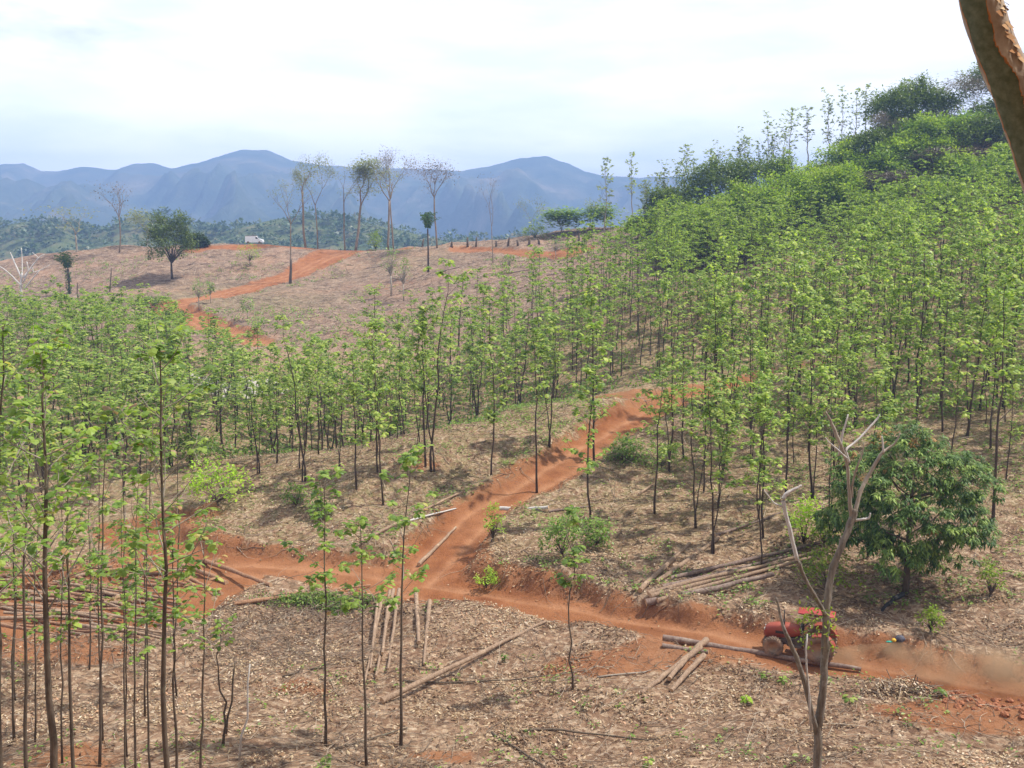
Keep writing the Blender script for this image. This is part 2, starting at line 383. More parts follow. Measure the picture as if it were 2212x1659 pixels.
M['bark_tan'] = bark_mat('grey_brown_trunk', (0.12, 0.088, 0.065), (0.32, 0.25, 0.19))
M['bark_fork'] = bark_mat('weathered_forked_bark', (0.09, 0.075, 0.06), (0.34, 0.29, 0.235), 11, 0.15, lich=(0.5, 0.48, 0.45), bump=0.05)
M['white_wood'] = bark_mat('bleached_wood', (0.38, 0.35, 0.32), (0.62, 0.59, 0.56), 8, 0.2)
M['log'] = bark_mat('peeled_log_bark', (0.12, 0.07, 0.045), (0.46, 0.33, 0.23), 9, 0.3, lich=(0.52, 0.38, 0.26), bump=.05)
M['log_red'] = bark_mat('dusty_log_bark', (0.15, 0.07, 0.04), (0.47, 0.28, 0.17), 9, 0.3, bump=.05)
M['log_grey'] = bark_mat('grey_log_bark', (0.10, 0.06, 0.05), (0.29, 0.22, 0.18), 7, 0.25, lich=(0.36, 0.30, 0.24))
def _cut():
    t = NT('sawn_log_end'); n = t.noise(t.obj(), 20, 4)
    return t.end(t.pbr(t.ramp(n, [(0.3, (0.34, 0.2, 0.11)), (0.7, (0.55, 0.38, 0.24))]), 0.85, spec=0.1))
M['cut'] = _cut()
def simple(name, c0, c1, sc_=5, rough=0.8, spec=0.3, metal=0.0, det=6):
    t = NT(name); n = t.noise(t.obj(), sc_, det, 0.6)
    return t.end(t.pbr(t.ramp(n, [(0.35, c0), (0.65, c1)]), t.ramp(n, [(0.3, rough), (0.7, min(1, rough + 0.15))]), spec=spec, metal=metal))
M['charred'] = simple('charred_wood', (0.008, 0.008, 0.009), (0.03, 0.028, 0.026), 12, 0.7)

def ground_mat(name='ground_surface'):
    t = NT(name); P = t.pos(); road = t.attr('road'); bare = t.attr('bare'); grn = t.attr('grn'); hill = t.attr('hill')
    nbig = t.noise(P, 0.12, 4); nmid = t.noise(P, 0.8, 6, 0.6); nfin = t.noise(P, 6.0, 6, 0.7); nvf = t.noise(P, 25.0, 4, 0.7)
    soil = t.ramp(nmid, [(0.25, (0.175, 0.062, 0.025)), (0.5, (0.265, 0.102, 0.042)), (0.8, (0.35, 0.152, 0.07))])
    soil = t.mix(t.ramp(nbig, [(0.35, 0.0), (0.75, 0.55)]), soil, (0.38, 0.195, 0.10))
    clod = t.ramp(nvf, [(0.3, 0.62), (0.5, 1.0), (0.75, 1.2)])
    soil = t.mix(1.0, soil, clod, 'MULTIPLY')
    rut = t.attr('rut'); soil = t.mix(t.math('MULTIPLY', rut, t.ramp(nmid, [(0.3, 0.35), (0.6, 0.9)])), soil, (0.40, 0.20, 0.105))
    soil = t.mix(t.ramp(t.noise(P, 3.0, 7, .75), [(0.56, 0.0), (0.68, 0.55)]), soil, (0.13, 0.055, 0.03))
    # litter: cells of fallen leaves
    def cells(scale, seed):
        v = t.n('ShaderNodeTexVoronoi', {'Vector': t.n('ShaderNodeMapping', {'Vector': P, 'Location': (seed, seed, 0), 'Scale': (1, 1, 1)}).outputs[0], 'Scale': scale, 'Randomness': 1.0})
        sep = t.n('ShaderNodeSeparateColor', {0: v.outputs['Color']})
        return sep.outputs[0], sep.outputs[1], v.outputs['Distance']
    c1, c2, dd = cells(5.5, 3.1)
    lit = t.ramp(c1, [(0.0, (0.07, 0.038, 0.024)), (0.3, (0.23, 0.13, 0.08)), (0.55, (0.36, 0.23, 0.145)), (0.8, (0.52, 0.38, 0.255)), (1.0, (0.68, 0.54, 0.39))])
    c3, c4, d3 = cells(1.6, 9.0)
    lit = t.mix(0.45, lit, t.ramp(c3, [(0.0, (0.17, 0.10, 0.062)), (0.5, (0.32, 0.205, 0.13)), (1.0, (0.44, 0.31, 0.21))]))
    lit = t.mix(t.ramp(nfin, [(0.35, 0.65), (0.6, 0.0)]), lit, (0.15, 0.085, 0.055))
    # bare hill: mauve brown trash and grass
    hl = t.ramp(nmid, [(0.3, (0.13, 0.085, 0.062)), (0.5, (0.25, 0.168, 0.12)), (0.7, (0.38, 0.275, 0.19))])
    hl = t.mix(t.ramp(nfin, [(0.36, 0.8), (0.56, 0.0)]), hl, (0.085, 0.05, 0.036))
    hl = t.mix(t.ramp(nbig, [(0.5, 0.0), (0.75, 0.5)]), hl, (0.40, 0.22, 0.135))
    hs = t.noise(t.mapping(P, (0.9, 1.6, 1)), 2.2, 6, 0.75)
    hl = t.mix(t.ramp(hs, [(0.52, 0.0), (0.62, 0.6)]), hl, (0.45, 0.35, 0.27))
    base = t.mix(hill, lit, hl)
    base = t.mix(t.math('MULTIPLY', grn, t.ramp(t.noise(P, 2.2, 6, 0.7), [(0.42, 0.0), (0.62, 0.8)])), base, (0.16, 0.17, 0.06))
    # exposed soil patches in the litter
    bm = t.math('ADD', t.math('MULTIPLY', bare, 1.3), t.math('SUBTRACT', t.noise(P, 0.9, 7, 0.68), 0.93))
    base = t.mix(t.ramp(bm, [(0.0, 0.0), (0.18, 0.85)]), base, soil)
    # road edge broken up with noise
    rm = t.math('ADD', road, t.math('MULTIPLY', t.math('SUBTRACT', t.noise(P, 2.5, 6, 0.7), 0.5), 1.1))
    base = t.mix(t.ramp(rm, [(0.42, 0.0), (0.6, 1.0)]), base, soil)
    st = t.noise(P, 40.0, 3, 0.6)
    bump = t.bump(t.math('ADD', nfin, t.math('MULTIPLY', nvf, 0.5)), 0.9, 0.12)
    return t.end(t.pbr(base, 0.95, bump, spec=0.08))
M['ground'] = ground_mat()

def set_attr(me, name, vals):
    a = me.attributes.new(name, 'FLOAT', 'POINT'); a.data.foreach_set('value', np.asarray(vals, np.float32))

# ------------------------------------------------------------------ near terrain (one surface; the tracks are its own faces)
ys = [-60, -40, -25, -14, -8, -4, -1]
ys += list(np.linspace(0, 26, 40))
y = 26.15
while y < 62: ys.append(y); y += 0.0042 * y
while y < 130: ys.append(y); y += 0.006 * y
while y < 255: ys.append(y); y += 0.0052 * y
while y < 440: ys.append(y); y += 0.02 * y
ys = np.array(ys)
As = np.concatenate([np.linspace(-1.15, -0.56, 60, endpoint=False), np.linspace(-0.56, 0.56, 440, endpoint=False), np.linspace(0.56, 1.15, 61)])
ny, na = len(ys), len(As)
GX = As[None, :] * (np.maximum(ys, 0)[:, None] + np.where(ys[:, None] < 20, 20.0 - np.maximum(ys, 0)[:, None], 0) * 0.8 + 2)
GY = np.repeat(ys[:, None], na, 1)
gx, gy = GX.ravel(), GY.ravel()
gzv = Hf(gx, gy)
gzv = np.where(gy < 0, gzv + (-gy) * 0.25, gzv)
dr = roadd(gx, gy)
road_m = 1 - sstep(-0.45, 0.45, dr)
hill_m = sstep(128, 150, gy) * (1 - sstep(0, 25, gx - x_at(1380, gy) ) * 0.8)
dcen = np.full(gx.shape, 1e9)
for k_ in ('main', 'branch', 'hill'):
    for a_, b_, w0_, w1_ in RSEG[k_]:
        d_ = b_ - a_; L2_ = max((d_ ** 2).sum(), 1e-6); t_ = np.clip(((gx - a_[0]) * d_[0] + (gy - a_[1]) * d_[1]) / L2_, 0, 1)
        dcen = np.minimum(dcen, np.hypot(gx - a_[0] - t_ * d_[0], gy - a_[1] - t_ * d_[1]))
dcen = dcen + .15 * fbm(gx, gy, 3, 2)
rut_m = np.exp(-((dcen - .8) / .28) ** 2); gzv = gzv - .08 * rut_m * (gy < 130)
def blob(px, py, r, s=1.0, ry=None):
    c = march(px, py, Hb); ry = ry or r
    return s * np.exp(-(((gx - c[0]) / r) ** 2 + ((gy - c[1]) / ry) ** 2))
bare_m = np.zeros_like(gx)
for a in [(1300,1440,3.0,.8,1.2),(1420,1420,2.2,.8,1),(1600,1400,3,.6,1),(2100,1540,3.5,.9,1.0),(2212,1560,4,.9,1.2),(960,1620,1.5,.6,.8),(700,1500,1.2,.4),(100,1420,5,.6,2),(150,1640,3,.5),(620,1480,1,.5),
          (1350,850,4,.6),(900,1000,3,.45),(1150,1010,3,.35),(450,1120,3,.25),(1450,1350,2,.3),(300,1200,6,.35),(1000,540,6,.3),(740,520,12,.6),(800,560,8,.3),(820,620,9,.3),(950,600,10,.2),(1250,535,8,.45),(600,700,8,.3),(2000,1440,3,.5,2),
          (530,1010,3,.4),(640,1010,2,.3),(1000,1240,4,.6,3),(1800,950,6,.25),(1500,1050,3,.3),(1560,860,5,.35),(380,545,9,.3)]:
    bare_m += blob(*a)
bare_m += np.exp(-(np.maximum(dr, 0) / 0.9) ** 2) * 0.5
grn_m = sstep(46, 60, gy) * (1 - sstep(120, 140, gy)) * 0.65 + 0.05 + sstep(0, 30, gx - x_at(1400, gy)) * sstep(60, 90, gy) * 0.4
grn_m += blob(450, 640, 14, 0.8) + blob(620, 655, 9, .6) + blob(900, 560, 14, .4) + blob(0, 690, 18, 1.0)
near_terrain_idx = np.arange(ny * na).reshape(ny, na)
Qg = np.stack([near_terrain_idx[:-1, :-1], near_terrain_idx[:-1, 1:], near_terrain_idx[1:, 1:], near_terrain_idx[1:, :-1]], -1).reshape(-1, 4)
VV = np.stack([gx, gy, gzv], -1)
fm = road_m[Qg].mean(1)
def part_terrain(name, sel, kind='structure', label=None):
    q = Qg[sel]; used = np.unique(q); remap = np.full(len(VV), -1); remap[used] = np.arange(len(used))
    mb = MB(); mb.add(VV[used], remap[q]); me = mb.mesh(name, M['ground'], True)
    for k, v in (('road', road_m), ('rut', rut_m), ('bare', np.clip(bare_m, 0, 1)), ('grn', np.clip(grn_m, 0, 1)), ('hill', hill_m)): set_attr(me, k, v[used])
    o = link(name, me); tag(o, label, None, None, kind); return o
qc = VV[Qg].mean(1)
isroad = fm > 0.5
hillroad = isroad & (qc[:, 1] > 130)
part_terrain('ground', ~isroad)
part_terrain('dirt_road', isroad & ~hillroad, label='red dirt road with log yard and a branch climbing right')
part_terrain('hill_track', hillroad, label='red dirt track winding up the bare hill')

# ------------------------------------------------------------------ distant hills and mountains
def profile_mesh(name, prof, y0, yc, y1, zb, nx, nyy, rough, mat, x_ext, gully):
    prof = np.array(prof, float); S = MB()
    pxs = np.linspace(CX - x_ext, CX + x_ext, nx)
    crest = (HOR - np.interp(pxs, prof[:, 0], prof[:, 1])) / FPX * yc
    X = (pxs - CX) / FPX
    yy = np.linspace(y0, y1, nyy); g = np.zeros((nyy, nx, 3))
    for i, Y in enumerate(yy):
        wob = gully * 1.2 * fbm(X * yc + 500, np.full(nx, 3.0), gully * 7, 2)
        t = (Y - y0) / (yc - y0) if Y < yc else 1 - (Y - yc) / (y1 - yc)
        tt = np.clip(t, 0, 1); sh = tt ** 1.15
        x = X * yc * (0.45 + 0.55 * Y / yc)
        rid = 1 - np.abs(fbm(x + 0.35 * Y, np.full(nx, Y) * 0.38, gully * 2.0, 2, .5)); rid2 = 1 - np.abs(fbm(x - 0.5 * Y, np.full(nx, Y) * 0.7, gully * .7, 3, .5))
        amp = 6.75 * tt * (1 - tt) ** 1.8 if name == 'mountains' else 4 * tt * (1 - tt)
        z = zb + (crest - zb) * sh + amp * ((rid - 0.6) * rough * 2.0 + (rid2 - 0.6) * rough * .8)
        z += fbm(x, np.full(nx, Y), gully * 0.25, 3) * rough * 0.05 * (.5 if name == 'mountains' else 1)
        g[i] = np.stack([x, np.full(nx, Y), z], -1)
    idx = np.arange(nyy * nx).reshape(nyy, nx)
    Q = np.stack([idx[:-1, :-1], idx[:-1, 1:], idx[1:, 1:], idx[1:, :-1]], -1).reshape(-1, 4)
    S.add(g.reshape(-1, 3), Q); o = link(name, S.mesh(name, mat, True)); tag(o, kind='structure'); return g
def hill_mat(name, els, s1):
    t = NT(name); P = t.pos(); n = t.noise(P, s1, 8, 0.65); n2 = t.noise(P, s1 * 5, 5, 0.7); n3 = t.noise(P, s1 * 0.3, 3)
    col = t.ramp(t.math('ADD', t.math('MULTIPLY', n, 0.7), t.math('MULTIPLY', n2, 0.3)), els)
    col = t.mix(t.ramp(n3, [(0.55, 0.0), (0.7, 0.5)]), col, (0.2, 0.15, 0.09))
    return t.end(t.pbr(col, 1.0, t.bump(n2, 0.6, 1.0 / s1 * 0.06), spec=0.0))
M['hills'] = hill_mat('hill_cover', [(0.36, (0.045, 0.07, 0.03)), (0.52, (0.10, 0.12, 0.05)), (0.66, (0.21, 0.16, 0.10))], 0.03)
M['mount'] = hill_mat('mountain_cover', [(0.38, (0.03, 0.05, 0.03)), (0.52, (0.07, 0.085, 0.05)), (0.68, (0.20, 0.17, 0.12))], 0.008)
MPROF = [(-2500,380),(-600,350),(0,362),(75,357),(110,374),(150,374),(200,363),(270,371),(305,357),(345,357),(385,367),(440,357),(500,338),(535,330),(590,330),(640,350),(700,360),(800,366),(900,367),(1000,374),(1060,362),(1120,348),(1180,342),(1225,358),(1260,374),(1300,382),(1380,386),(1450,384),(1800,370),(2300,360),(4500,380)]
mg = profile_mesh('mountains', MPROF, 1500, 2900, 3400, -62, 760, 110, 66, M['mount'], 2600, 130)
HPROF = [(-3000,480),(-300,475),(0,492),(60,480),(150,486),(220,505),(290,468),(360,466),(420,490),(480,500),(540,488),(600,475),(660,470),(740,472),(800,484),(870,498),(950,515),(1050,520),(1150,512),(1200,518),(1300,525),(1500,500),(2300,470),(5000,480)]
hg = profile_mesh('hills', HPROF, 380, 720, 1500, -61, 500, 60, 10, M['hills'], 2600, 60)
# valley floor that joins them, as wide as the view reaches
vb = MB(); vb.add([[-6000,-300,-63],[6000,-300,-63],[6000,6000,-63],[-6000,6000,-63]], [[0,1,2,3]])
tag(link('valley_floor', vb.mesh('valley_floor', M['hills'])), kind='structure')

# woodland on the hills: far-off wood that reads as one mass
def woodland():
    mb = MB(); G = hg.reshape(-1, 3)
    n = 9000; idx = rng.integers(0, 24, n)          # rows up to the crest
    rows, cols = hg.shape[:2]
    for i in range(n):
        r = rng.integers(2, 30); c = rng.integers(60, cols - 60); p = hg[r, c] + rng.normal(0, 3, 3) * [1, 1, 0]
        if vnoise(np.array([p[0] / 60 + 31]), np.array([p[1] / 90 + 5]))[0] < -0.8: continue
        R = rng.uniform(2.5, 6.0); k = 26; h = R * rng.uniform(0.6, 1.0)
        d = unit(rng.normal(size=(k, 3))); d[:, 2] = np.abs(d[:, 2])
        q = p + d * [R, R, h] * rng.uniform(0.6, 1.05, (k, 1)) + [0, 0, h * 0.3]
        leaves(mb, q, unit(d + rng.normal(0, .5, (k, 3))), R * 0.5, 0.9, 0.3, a=np.clip(rng.uniform(0, 1) * 0.7 + rng.random(k) * 0.3, 0, 1), lod=1)
    o = link('woodland', mb.mesh('woodland', M['forest'])); tag(o, 'hazy green woodland covering the low hills behind the bare hill', 'woodland', kind='stuff')
woodland()

# ------------------------------------------------------------------ trees
def wobble(n, amp): 
    w_ = np.cumsum(rng.normal(0, 1, (n, 2)), 0); w_ -= np.linspace(0, 1, n)[:, None] * w_[-1]
    return w_ * amp
def make_teak(h, r0, start=0.4, nb=15, blen=1.5, leaf=0.34, per=6, lod=0, bare=0.15, lean=(0, 0), mats=('bark', 'teak'), sides=6, amp=0.05, fork=False, red=0.0, tmb=None, cmb=None, elev=(30, 62), k2=3, org=None, aoff=0.0, prof=.6):
    tb = tmb or MB(); cb = cmb or MB(); org = np.zeros(3) if org is None else np.asarray(org)
    n = 12; zt = np.linspace(0, 1, n); wb = wobble(n, amp * h / 10)
    P = np.stack([wb[:, 0] + lean[0] * zt ** 1.2, wb[:, 1] + lean[1] * zt ** 1.2, zt * h], -1)
    Rr = r0 * (1 - 0.84 * zt); Rr[0] *= 1.25
    base_a = rng.random() * 0.3
    P0 = P.copy(); P0[0, 2] -= 0.35
    tube(tb, P0 + org, Rr, sides if not lod else 4, base_a, cap=not lod)
    cp_, cd_ = [], []
    az = rng.uniform(0, 6.28)
    for i in range(nb):
        t = start + (1 - start) * ((i + rng.uniform(0, .8)) / nb); t = min(t, 0.985); az += 2.4 + rng.normal(0, .4)
        p = np.array([np.interp(t, zt, P[:, k]) for k in range(3)])
        el = math.radians(rng.uniform(*elev)); u = np.array([math.cos(az) * math.cos(el), math.sin(az) * math.cos(el), math.sin(el)])
        Lb = blen * (1.0 - prof * (t - start) / (1 - start)) * rng.uniform(.45, 1.2)
        m_ = 5 if not lod else 3; s = np.linspace(0, 1, m_)[:, None]
        bend = np.array([rng.normal(0, .18), rng.normal(0, .18), rng.uniform(0.0, .35)])
        B = p + s * u * Lb + s ** 2 * bend * Lb
        rb = max(0.012, r0 * (1 - .8 * t) * .42)
        tube(tb, B + org, np.linspace(rb, rb * .35, m_), 4 if not lod else 3, base_a + 0.35 * rng.random(), cap=False, m=1)
        dirb = unit(B[-1] - B[-2])
        isb = rng.random() < bare
        pts = [(1.0, 1.0)] + [(q, .8) for q in rng.uniform(.3, .92, k2 - 1)]
        for q, sc_ in pts:
            if isb and rng.random() < .7: continue
            c = p + q * u * Lb + q * q * bend * Lb
            # short side shoot
            if q < 1 and rng.random() < .75:
                a2 = rng.uniform(0, 6.28); so_ = np.array([math.cos(a2), math.sin(a2), .5]) * Lb * .28
                tube(tb, [c + org, c + so_ + org], [rb * .4, rb * .25], 3, base_a + .3, cap=False, m=1); c = c + so_
            kk = rng.integers(max(2, per - 3), per + 3); c = c + rng.normal(0, .07, 3)
            th = rng.uniform(0, 6.28) + np.arange(kk) * 6.28 / kk + rng.normal(0, .35, kk)
            lay = rng.uniform(-.15, .75, kk)
            cd_.append(np.stack([np.cos(th), np.sin(th), lay], -1)); cp_.append(np.repeat(c[None], kk, 0) - dirb * rng.uniform(0, .25, (kk, 1)))
    # leader tuft
    kk = per + 2; th = rng.uniform(0, 6.28, kk)
    cd_.append(np.stack([np.cos(th), np.sin(th), rng.uniform(.1, 1, kk)], -1)); cp_.append(np.repeat(P[-1][None], kk, 0) - [0, 0, .1])
    cp_, cd_ = np.concatenate(cp_) + org, np.concatenate(cd_)
    S = leaf * rng.uniform(.6, 1.2, len(cp_))
    av = rng.random(len(cp_)) ** 1.0 * (0.93 if not red else 1.0)
    if red: av = np.where(rng.random(len(cp_)) < red, rng.uniform(.84, 1, len(cp_)), rng.random(len(cp_)) * .78)
    leaves(cb, cp_, cd_, S, 0.66, rng.uniform(.35, 1.1, (len(cp_), 1)), .14, a=np.clip(av + aoff, 0, 1), lod=lod)
    return tb, cb
def teak_meshes(tag_, **k):
    tb, cb = make_teak(**k); mt = k.get('mats', ('bark', 'teak'))
    return tb.mesh('teak_trunk', [M[mt[0]], M['bark_pale' if mt[0] == 'bark_near' else 'bark_branch']], True), cb.mesh('teak_crown', M[mt[1]])
def place(meshes, loc, name, label, cat, group=None, rz=0.0, s=1.0, parts=('trunk', 'crown')):
    r = thing(name, loc, label, cat, group, rz); r.scale = (s, s, s) if not hasattr(s, '__len__') else s
    for me, pn in zip(meshes, parts): link(pn, me, r)
    return r

def pro(i):
    tb, cb = MB(), MB()
    h = 10; st = [.22, .34, .28, .42, .2, .36, .3, .25, .38, .3][i]; nb = [15, 11, 13, 10, 16, 12, 9, 14, 12, 10][i]; bl = [2.6, 2.2, 3.0, 2.4, 2.3, 2.8, 3.2, 2.0, 2.6, 2.9][i]
    lean = [(0, 0), (.5, .2), (-.4, .3), (.2, -.5), (0, .4), (-.8, 0), (.9, .3), (0, 0), (-.3, -.4), (.4, 0)][i]
    kw = dict(leaf=.34, per=7, k2=5, bare=.15, elev=(25, 62), prof=.55, amp=.07, tmb=tb, cmb=cb)
    make_teak(h=h, r0=[.075, .06, .08, .065, .07, .085, .07, .06, .075, .065][i], start=st, nb=nb, blen=bl, lean=lean, **kw)
    if i in (2, 5, 6, 9): make_teak(h=h * R_.uniform(.7, .92), r0=.05, start=st + .12, nb=7, blen=bl * .7, lean=(-lean[0] + R_.uniform(-.9, .9), R_.uniform(-1, 1)), **kw)
    return tb.mesh('teak_trunk', [M['bark'], M['bark_branch']], True), cb.mesh('teak_crown', M['teak'])
PRO = [pro(i) for i in range(10)]
PRO_SP = [teak_meshes('', h=h, r0=r, start=s, nb=nb, blen=bl, leaf=.33, per=8, bare=.3, amp=a, k2=4) for h, r, s, nb, bl, a in
       [(10, .085, .45, 11, 1.7, .06), (10, .075, .5, 9, 1.4, .05), (10, .09, .4, 12, 2.0, .08)]]
taken = []
def teak_at(px, py, top, label, group=None, var=None, sparse=False):
    g = ground(px, py); d = g[1]; ztop = pt(px, top, d)[2]; h = ztop - g[2]
    me = (PRO_SP if sparse else PRO)[(var if var is not None else R_.randrange(100)) % (3 if sparse else 10)]
    taken.append((g[0], g[1])); s = h / 10.0
    return place(me, (g[0], g[1], g[2] - .05), 'teak_tree', label, 'tree', group, R_.uniform(0, 6.28), (max(.7, s ** .7), max(.7, s ** .7), s))
for a in [
 (830,1093,690,'slender teak tree with its foot above the long log on the knoll side'),
 (916,1008,670,'straight teak tree on the knoll crest, left one of two close trunks'),
 (936,1019,590,'teak tree with spreading top, right one of two close trunks on the knoll crest'),
 (1059,1025,640,'tall teak tree on the brown knoll slope above the branch road'),
 (1156,1062,690,'thin straight teak tree rooted at the lower edge of the red branch road'),
 (1188,964,680,'teak tree just above the red branch road, behind the road edge trunk'),
 (1276,1142,720,'large dark teak tree below the branch road with drooping light leaves'),
 (1284,994,600,'teak tree standing beside the middle of the red branch road'),
 (768,1056,770,'short leafy teak tree on the knoll left of the slender one'),
 (1500,1141,800,'dark teak trunk just above the pair of leaning logs'),
 (1537,1197,830,'leaning forked teak tree whose foot is beside the leaning logs'),
 (1560,1036,760,'straight thin teak trunk on the open slope above the log stack'),
 (1640,1231,850,'leafy teak tree whose trunk crosses the long grey log stack'),
 (1646,1163,820,'teak tree right behind the one crossing the log stack'),
 (1694,1073,740,'dark thin teak tree between the log stack and the mango tree, upslope'),
 (1758,1077,730,'teak tree with twin stems left of the round mango tree'),
 (1475,993,730,'teak tree on the slope below the bend of the branch road'),
 (2035,933,620,'dark straight teak tree rising behind the top of the mango tree'),
 (2087,945,600,'teak tree behind the right shoulder of the mango tree'),
 (2140,1121,600,'tall brown teak trunk standing alone right of the mango tree'),
 (1878,1206,800,'teak trunk showing under the left side of the mango crown'),
 (1917,904,560,'teak tree with pale trunk upslope of the mango tree'),
 (1982,900,540,'thick teak trunk upslope of the mango tree top'),
 (600,1000,760,'teak tree with thick curved trunk left of the knoll crest'),
 (655,1040,700,'forked teak tree standing on the left end of the knoll'),
 ]: teak_at(*a)

XS = []
tries = 0
while len(XS) < 46 and tries < 4000:
    tries += 1
    if len(XS) < 22: px, Y = R_.uniform(1440, 2240), R_.uniform(54, 76)
    elif len(XS) < 40: px, Y = R_.uniform(540, 930), R_.uniform(60, 78)
    else: px, Y = R_.uniform(1400, 1780), R_.uniform(54, 68)
    x = x_at(px, Y, -14)
    if roadd(np.array([x]), np.array([Y]))[0] < .9: continue
    if any((x - a) ** 2 + (Y - b) ** 2 < 5.5 for a, b in taken): continue
    if 1360 < px < 1780 and Y < 53.5: continue
    g = np.array([x, Y, gz(x, Y)]); v = R_.randrange(10); s_ = R_.uniform(.65, 1.05) * (.85 if px < 1100 else 1); taken.append((x, Y)); XS.append(1)
    left = px < 1100
    place(PRO[v], g - [0, 0, .05], 'teak_tree', 'slim leafy teak scattered on the open %s' % ('knoll side left of the branch road' if left else 'slope above the log stack and mango tree'), 'tree', 'teaks scattered on the %s' % ('knoll' if left else 'open right slope'), R_.uniform(0, 6.28), (s_ * .95, s_ * .95, s_))
def in_poly(px, Y, poly):
    c = False; n = len(poly)
    for i in range(n):
        x1, y1 = poly[i]; x2, y2 = poly[(i + 1) % n]
        if (y1 > Y) != (y2 > Y) and px < (x2 - x1) * (Y - y1) / (y2 - y1) + x1: c = not c
    return c
STAND = [(-250,60),(150,60),(330,66),(420,71),(560,77),(700,80),(900,81),(1050,83),(1120,90),(1330,98),(1450,94),(1500,74),(1600,68),(1700,68),(1800,70),(1900,68),(2000,68),(2120,68),(2212,60),(2600,58),
         (2600,144),(2212,152),(1900,155),(1700,157),(1500,166),(1340,156),(1200,142),(1080,134),(950,126),(820,118),(700,106),(620,106),(540,118),(380,132),(250,140),(60,140),(-250,125)]
cand = []
sp_ = 3.75
gy0 = 58.0; row = 0
while gy0 < 168:
    gx0 = -75.0
    while gx0 < 100:
        x = gx0 + R_.uniform(-1.3, 1.3); y = gy0 + R_.uniform(-1.3, 1.3) ; gx0 += sp_
        z0 = -12.0; px = CX + FPX * x / (y * cp - z0 * sp)
        if not (-220 < px < 2480): continue
        if not in_poly(px, y, STAND): continue
        cand.append((x, y, px))
    gy0 += sp_
ca = np.array(cand); dd_ = roadd(ca[:, 0], ca[:, 1]); zz_ = Hf(ca[:, 0], ca[:, 1])
cand = [(x, y, px, z) for (x, y, px), d, z in zip(cand, dd_, zz_) if d > 2.0 and not (880 < px < 1480 and y < 92 + max(0, (px - 1100) * .03)) and all((x - a) ** 2 + (y - b) ** 2 > 3.2 for a, b in taken)
        and not (560 < px < 760 and 104 < y < 122)]
cand.sort(key=lambda c: c[1])
inview = [c for c in cand if -90 < c[2] < 2300]
print('teak candidates', len(cand), 'in view', len(inview))
def cell(px, y):
    if px < 130: r = ('the left stand, at the picture edge', 'far left')
    elif px < 330: r = ('the left stand, above the log yard', 'far left')
    elif px < 480: r = ('the left stand, behind the lime green bush', 'left')
    elif px < 620: r = ('the left stand, where the pale boulders show', 'left')
    elif px < 800: r = ('the gully stand, left of the knoll crest', 'gully')
    elif px < 1000: r = ('the gully stand, behind the knoll crest', 'gully')
    elif px < 1200: r = ('the centre stand, below the forked dead tree', 'centre')
    elif px < 1400: r = ('the centre stand, below the umbrella shaped tree', 'centre')
    elif px < 1600: r = ('the right slope, above the branch road bend', 'right')
    elif px < 1800: r = ('the right slope, below the bright feathery trees', 'right')
    elif px < 2020: r = ('the right slope, straight above the mango tree', 'far right')
    else: r = ('the right slope, below the peeling trunk', 'far right')
    cut = {'far left': (85, 112), 'left': (88, 108), 'gully': (92, 106), 'centre': (108, 126), 'right': (88, 118), 'far right': (88, 112)}[r[1]]
    k = 0 if y < cut[0] else 1 if y < cut[1] else 2
    return r[0], ('front', 'middle', 'back')[k]
NSOLO = 300 - len(taken) - 17 - 9 - 14 - 12
picked = inview[:]
# the ones that show largest: nearest first
solo = picked[:NSOLO]; rest = [c for c in cand if c not in set(solo)]
for x, y, px, z in solo:
    reg, depth = cell(px, y); g_ = 'teaks in the %s rows of %s' % (depth, reg)
    s = R_.uniform(.72, 1.15) * ((1.2 if y < 95 else 1.12) if px > 1300 else .95 if px > 620 else .76); v = R_.randrange(10)
    lab = {'front': 'young teak, front rows of %s', 'middle': 'young teak, middle rows of %s', 'back': 'young teak, rear rows of %s'}[depth] % reg
    place(PRO[v], (x, y, z - .1), 'teak_tree', lab, 'tree', g_, R_.uniform(0, 6.28), (R_.uniform(.95, 1.25), R_.uniform(.95, 1.25), s))
tb, cb = MB(), MB()
for x, y, px, z in rest:
    make_teak(h=R_.uniform(8.0, 12.5) * (.68 if px < 600 else 1), r0=.065, start=R_.uniform(.2, .4), nb=15, blen=3.0, leaf=.44, per=8, lod=1, prof=.55, lean=(R_.gauss(0, .4), R_.gauss(0, .4)), elev=(15, 60), tmb=tb, cmb=cb, k2=3, org=(x, y, z - .1))
ro = link('teak_stand', None); tag(ro, 'dense back rows of young teak covering the far plantation slopes', 'trees', kind='stuff')
o = link('trunks', tb.mesh('stand_trunks', [M['bark'], M['bark_branch']]), ro); o['kind'] = 'stuff'
o = link('crowns', cb.mesh('stand_crowns', M['teak_far']), ro); o['kind'] = 'stuff'

